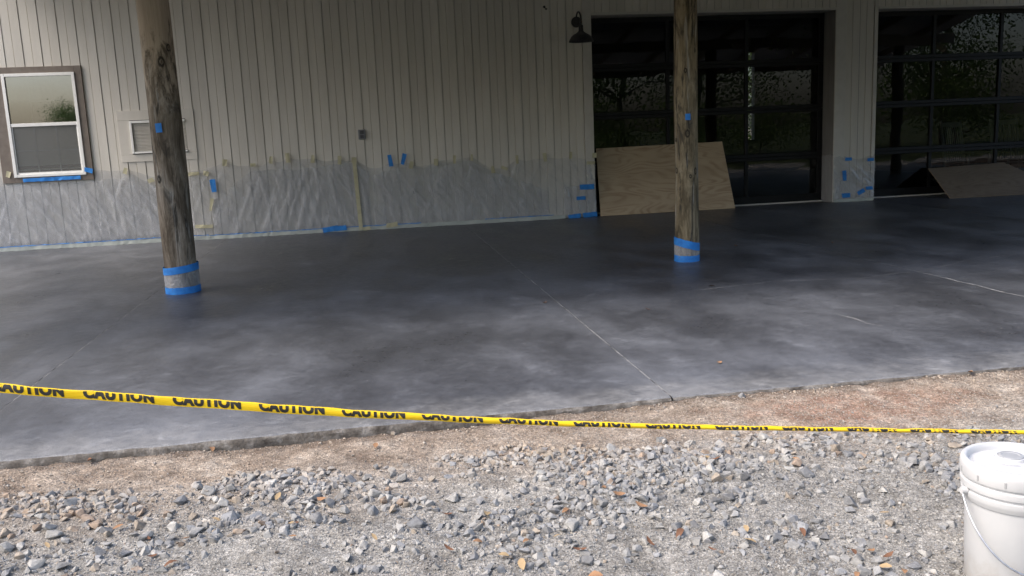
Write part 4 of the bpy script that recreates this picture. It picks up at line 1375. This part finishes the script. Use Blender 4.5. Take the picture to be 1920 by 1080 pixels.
def band_density(x, y):
    yt, yb = interp(RIDGE_TOP, x), interp(RIDGE_BOT, x)
    up = np.clip((yt + .04 - y) / .10, 0, 1)
    lo = np.clip((y - yb + .22) / .30, .30, 1)
    cl = np.clip((fbm(x * 2.1 + 2, y * 2.6, 3) - .33) * 4.0, .14, 1)
    return np.clip(up * lo * cl, .0, 1)
n_mid = 0
placed = [(a, b, c_) for a, b, c_, _ in KEY_STONES]
for _ in range(9000):
    if n_mid >= 225:
        break
    x = random.uniform(-1.75, 2.9)
    yt, yb = float(interp(RIDGE_TOP, np.array([x]))[0]), float(interp(RIDGE_BOT, np.array([x]))[0])
    y = random.gauss((yt + yb) / 2 + .02, (yt - yb) * .42)
    if y > yt + .05 or y < 2.25 or (x - BX) ** 2 + (y - BY) ** 2 < .19 ** 2:
        continue
    if random.random() > float(band_density(np.array([x]), np.array([y]))[0]) + .12:
        continue
    s = random.uniform(.042, .082)
    if any((x - a) ** 2 + (y - b) ** 2 < ((s + c_) * .42) ** 2 for a, b, c_ in placed):
        continue
    placed.append((x, y, s))
    kd = pick_kind(x, y)
    LABELLED.append((big_stone(x, y, s, kd, "", "middling stones of the gravel pile", tilt=.7), "middling %s stone" % HUE[kd], x, y))
    n_mid += 1

# the gravel itself: thousands of smaller stones in one mesh
def scatter(count, smin, smax, density, variants, sink, name, power=1.6):
    V, F, COL = [], [], []
    off = 0
    n = 0
    pos = []
    while n < count:
        m = 4000
        x = RNG.uniform(-2.3, 3.5, m)
        y = RNG.uniform(1.9, EDGE_Y - .01, m)
        keep = RNG.random(m) < density(x, y)
        for a, b in zip(x[keep], y[keep]):
            pos.append((a, b))
            n += 1
            if n >= count:
                break
    pos = np.array(pos)
    gz = ground_z(pos[:, 0], pos[:, 1])
    for i in range(count):
        v, f_ = variants[i % len(variants)]
        s = smin + (smax - smin) * RNG.random() ** power
        e = (RNG.uniform(-.6, .6), RNG.uniform(-.6, .6), RNG.uniform(0, 6.28))
        ca, sa, cb, sb, cc, sc_ = math.cos(e[0]), math.sin(e[0]), math.cos(e[1]), math.sin(e[1]), math.cos(e[2]), math.sin(e[2])
        Rm = np.array([[cc * cb, cc * sb * sa - sc_ * ca, cc * sb * ca + sc_ * sa], [sc_ * cb, sc_ * sb * sa + cc * ca, sc_ * sb * ca - cc * sa], [-sb, cb * sa, cb * ca]])
        p = (v * s) @ Rm.T + np.array([pos[i, 0], pos[i, 1], gz[i] + s * sink])
        V.append(p)
        F += [tuple(q + off for q in g_) for g_ in f_]
        off += len(v)
        kd = pick_kind(pos[i, 0], pos[i, 1])
        b = np.array(STONE_COL[kd]) * RNG.uniform(.82, 1.18)
        # near the slab the chips are dusted with the tan soil
        d_ = EDGE_Y - pos[i, 1]
        k = float(np.clip(.75 - d_ * .9 + RNG.uniform(-.2, .2), 0, .8))
        b = b * (1 - k) + np.array([.36, .29, .22]) * RNG.uniform(.8, 1.2) * k
        COL.append(np.repeat(np.append(b, 1.0)[None, :], len(v), 0))
    me = bpy.data.meshes.new(name)
    me.from_pydata(np.concatenate(V).tolist(), [], F)
    ca_ = me.color_attributes.new("stone_colour", 'FLOAT_COLOR', 'POINT')
    ca_.data.foreach_set("color", np.concatenate(COL).astype(np.float32).ravel())
    me.materials.append(M["gravel"])
    o = bpy.data.objects.new(name, me)
    C.objects.link(o)
    o["kind"] = "stuff"
    return o
def fine_density(x, y):
    yt = interp(RIDGE_TOP, x)
    up = np.clip((yt + .18 - y) / .30, .55, 1)
    cl = np.clip((fbm(x * 2.3 + 9, y * 2.3, 3) - .22) * 2.6, .2, 1)
    return up * cl
CHUNK = [stone_mesh(300 + k, 11, .7) for k in range(16)]
FINE = [stone_mesh(500 + k, 7, .75) for k in range(16)]
g1 = scatter(9500, .014, .064, band_density, CHUNK, .05, "gravel", 1.9)
tag(g1, "grey crushed gravel spread across the foreground", "gravel")
g2 = scatter(86000, .004, .014, fine_density, FINE, .12, "gravel", 1.7)
tag(g2, "fine grit and stone chips between the larger gravel", "gravel")
def edge_density(x, y):
    d_ = EDGE_Y - y
    return np.clip(np.exp(-(d_ / .06) ** 2) + .14, 0, 1) * np.clip((fbm(x * 2.2, y * 2 + 40, 3) - .35) * 4, .05, 1)
g3 = scatter(2600, .005, .024, edge_density, CHUNK, .25, "gravel", 2.2)
tag(g3, "crumbs of soil and chips along the slab edge", "gravel")

# ================================================================== fallen leaves
def leaf_mesh(seed):
    r = random.Random(seed)
    n = 7
    L, Wd = 1.0, r.uniform(.38, .55)
    curl, bend = r.uniform(.15, .5), r.uniform(-.35, .45)
    vs, fs = [], []
    for i in range(n + 1):
        f = i / n
        w = Wd * math.sin(math.pi * min(1, f * .93 + .05)) ** .8 * .5
        zc = bend * (f - .5) ** 2 * 1.6 + .03
        for s in (-1, 0, 1):
            vs.append((L * (f - .5), s * w * r.uniform(.85, 1.1), zc + (curl * w if s else 0) * r.uniform(.7, 1.2)))
    for i in range(n):
        for s in (0, 1):
            a = i * 3 + s
            fs.append((a, a + 3, a + 4, a + 1))
    me = bpy.data.meshes.new("fallen_leaf")
    me.from_pydata(vs, [], fs)
    return me
LEAFS = []
for k in range(9):
    me = leaf_mesh(70 + k)
    me.materials.append(M[["leaf_a", "leaf_a", "leaf_b", "leaf_c", "leaf_a", "leaf_b", "leaf_a", "leaf_c", "leaf_a"][k]])
    me.polygons.foreach_set("use_smooth", [True] * len(me.polygons))
    LEAFS.append(me)
def leaf(x, y, z, s, label, group):
    o = bpy.data.objects.new("fallen_leaf", random.choice(LEAFS))
    C.objects.link(o)
    o.scale = (s, s, s)
    o.rotation_euler = (random.uniform(-.35, .35), random.uniform(-.35, .35), random.uniform(0, 6.28))
    o.location = (x, y, z)
    tag(o, label, "leaf", group)
    LABELLED.append((o, label, x, y))
for (x, y) in LEAVES_GRAVEL:
    y = min(y, EDGE_Y - .03)
    leaf(x, y, float(ground_z(x, y)) + .016, random.uniform(.032, .056), "dry orange brown leaf", "fallen leaves on the gravel")
for (x, y) in LEAVES_SLAB:
    leaf(x, y, .006, random.uniform(.04, .06), "dry leaf on the slab", "fallen leaves on the slab")

# name each stone and leaf by colour and place
def place_phrase(x, y, slab):
    d = Vector((x, y, -CAM_H - (.0 if slab else .055)))
    r_, dn, fw = (Vector(v) for v in CAM_R)
    u = 960 + 1670 * d.dot(r_) / d.dot(fw)
    v = 540 + 1670 * d.dot(dn) / d.dot(fw)
    col_ = ("at the far left", "below the thick post", "left of centre", "at the centre", "below the slim post", "right of centre", "near the pail")[sum(u > q for q in (200, 480, 780, 1080, 1330, 1600))]
    row_ = "" if slab else ("by the slab edge", "in upper gravel", "amid the gravel", "in nearest grit")[sum(v > q for q in (835, 890, 965))]
    return (row_ + " " + col_).strip(), u
from collections import defaultdict
bins = defaultdict(list)
for o, what, x, y in LABELLED:
    ph, u = place_phrase(x, y, "slab" in what)
    bins[(what, ph)].append((u, o))
ORD = ["first", "second", "third", "fourth", "fifth", "sixth", "seventh", "eighth", "ninth", "tenth", "eleventh", "twelfth", "thirteenth", "fourteenth", "fifteenth"]
for (what, ph), lst in bins.items():
    lst.sort(key=lambda q: q[0])
    for k, (u, o) in enumerate(lst):
        o["label"] = what + " " + ph + ("" if len(lst) == 1 else ", %s from left there" % ORD[min(k, 14)])

# ================================================================== trees behind the viewer, mirrored in the glass
def tree(name, loc, H, cr, seed, fol, nleaf, label, trunk=True, base=.3):
    r = random.Random(seed)
    root = tag(empty(name, loc), label, "tree" if name.endswith("tree") else "shrub", "trees and shrubs mirrored in the glass")
    m = MB()
    top = H * .8
    pts = [(r.uniform(-.1, .1) * k, r.uniform(-.1, .1) * k, top * k / 5) for k in range(6)]
    m.tube(pts, [H * .02 * (1 - .16 * k) for k in range(6)], 8)
    tips = []
    for k in range(11 if H > 3 else 6):
        z = H * r.uniform(base, .85)
        a = r.uniform(0, 6.28)
        ln = cr * r.uniform(.5, 1.0) * (1.1 - .6 * max(0, z / H - .5))
        e = (math.cos(a) * ln, math.sin(a) * ln, z + ln * r.uniform(.1, .5))
        m.tube([(0, 0, z * .85), (e[0] * .5, e[1] * .5, (z + e[2]) / 2), e], [H * .008, H * .005, H * .002], 6)
        tips += [e, (e[0] * .6, e[1] * .6, (z + e[2]) / 2 + .2)]
    tips += [(0, 0, H * .88), (0, 0, H * .75)]
    m.build("trunk", M["bark"], root, True)
    vs, fs = [], []
    for _ in range(nleaf):
        c = r.choice(tips)
        sp = cr * .34
        p = Vector((c[0] + r.gauss(0, sp), c[1] + r.gauss(0, sp), max(.1, c[2] + r.gauss(0, sp * .75))))
        n = Vector((r.gauss(0, 1), r.gauss(0, 1), r.gauss(.4, 1))).normalized()
        a = n.orthogonal().normalized()
        b = n.cross(a)
        s = r.uniform(.045, .095) * (H / 8) ** .4
        k = len(vs)
        vs += [p + a * s, p + b * s * .55, p - a * s, p - b * s * .55]
        fs.append((k, k + 1, k + 2, k + 3))
    mesh_obj("crown", vs, fs, M[fol], root)
    return root
def copy_thing(src_, loc, rz_, sc_, label):
    o = src_.copy()
    C.objects.link(o)
    o.location, o.rotation_euler, o.scale = loc, (0, 0, rz_), (sc_, sc_, sc_)
    o["label"] = label
    for ch in list(src_.children):
        q = ch.copy()
        C.objects.link(q)
        q.parent = o
    return o
t1 = tree("broadleaf_tree", (11.0, -8.5, -.1), 8.5, 2.9, 1, "foliage_a", 15000, "broad green tree mirrored in the left garage door", base=.22)
t2 = tree("broadleaf_tree", (15.5, -11.5, -.1), 9.5, 3.3, 2, "foliage_b", 15000, "yellow green tree mirrored between the two garage doors", base=.2)
t3 = tree("broadleaf_tree", (21.5, -9.5, -.1), 8.0, 3.0, 3, "foliage_c", 13000, "dark green tree mirrored in the right garage door", base=.2)
copy_thing(t1, (28.5, -12.0, -.1), 1.9, 1.1, "green tree mirrored at the far right of the glass")
copy_thing(t2, (7.0, -19.0, -.1), 2.3, .95, "tall green tree mirrored behind the other trees")
copy_thing(t3, (-13.0, -34.0, -.1), .8, .62, "distant tree mirrored in the white framed window")
copy_thing(t1, (-19.5, -40.0, -.1), 4.0, .55, "small distant tree mirrored at the edge of the white framed window")
copy_thing(t2, (-2.0, -30.0, -.1), 3.0, .9, "distant yellow green tree behind the viewer")
s1 = tree("leafy_shrub", (8.6, -2.8, -.1), 2.2, 1.3, 9, "foliage_b", 5000, "low leafy shrub mirrored low in the left garage door", base=.12)
for k, (sx, sy, sc_) in enumerate(((12.0, -3.5, 1.1), (14.6, -2.5, .95), (18.5, -3.5, 1.2), (24.0, -5.0, 1.4))):
    copy_thing(s1, (sx, sy, -.1), k * 1.7, sc_, ["shrub mirrored under the left garage door's middle rail", "shrub mirrored beside the narrow pillar", "bushy shrub mirrored low in the right garage door", "largest shrub mirrored at the right edge"][k])
tree("leafy_shrub", (11.3, 26.0, -.1), 4.6, 1.9, 15, "foliage_b", 9000, "shrub seen through the narrow back window", base=.12)
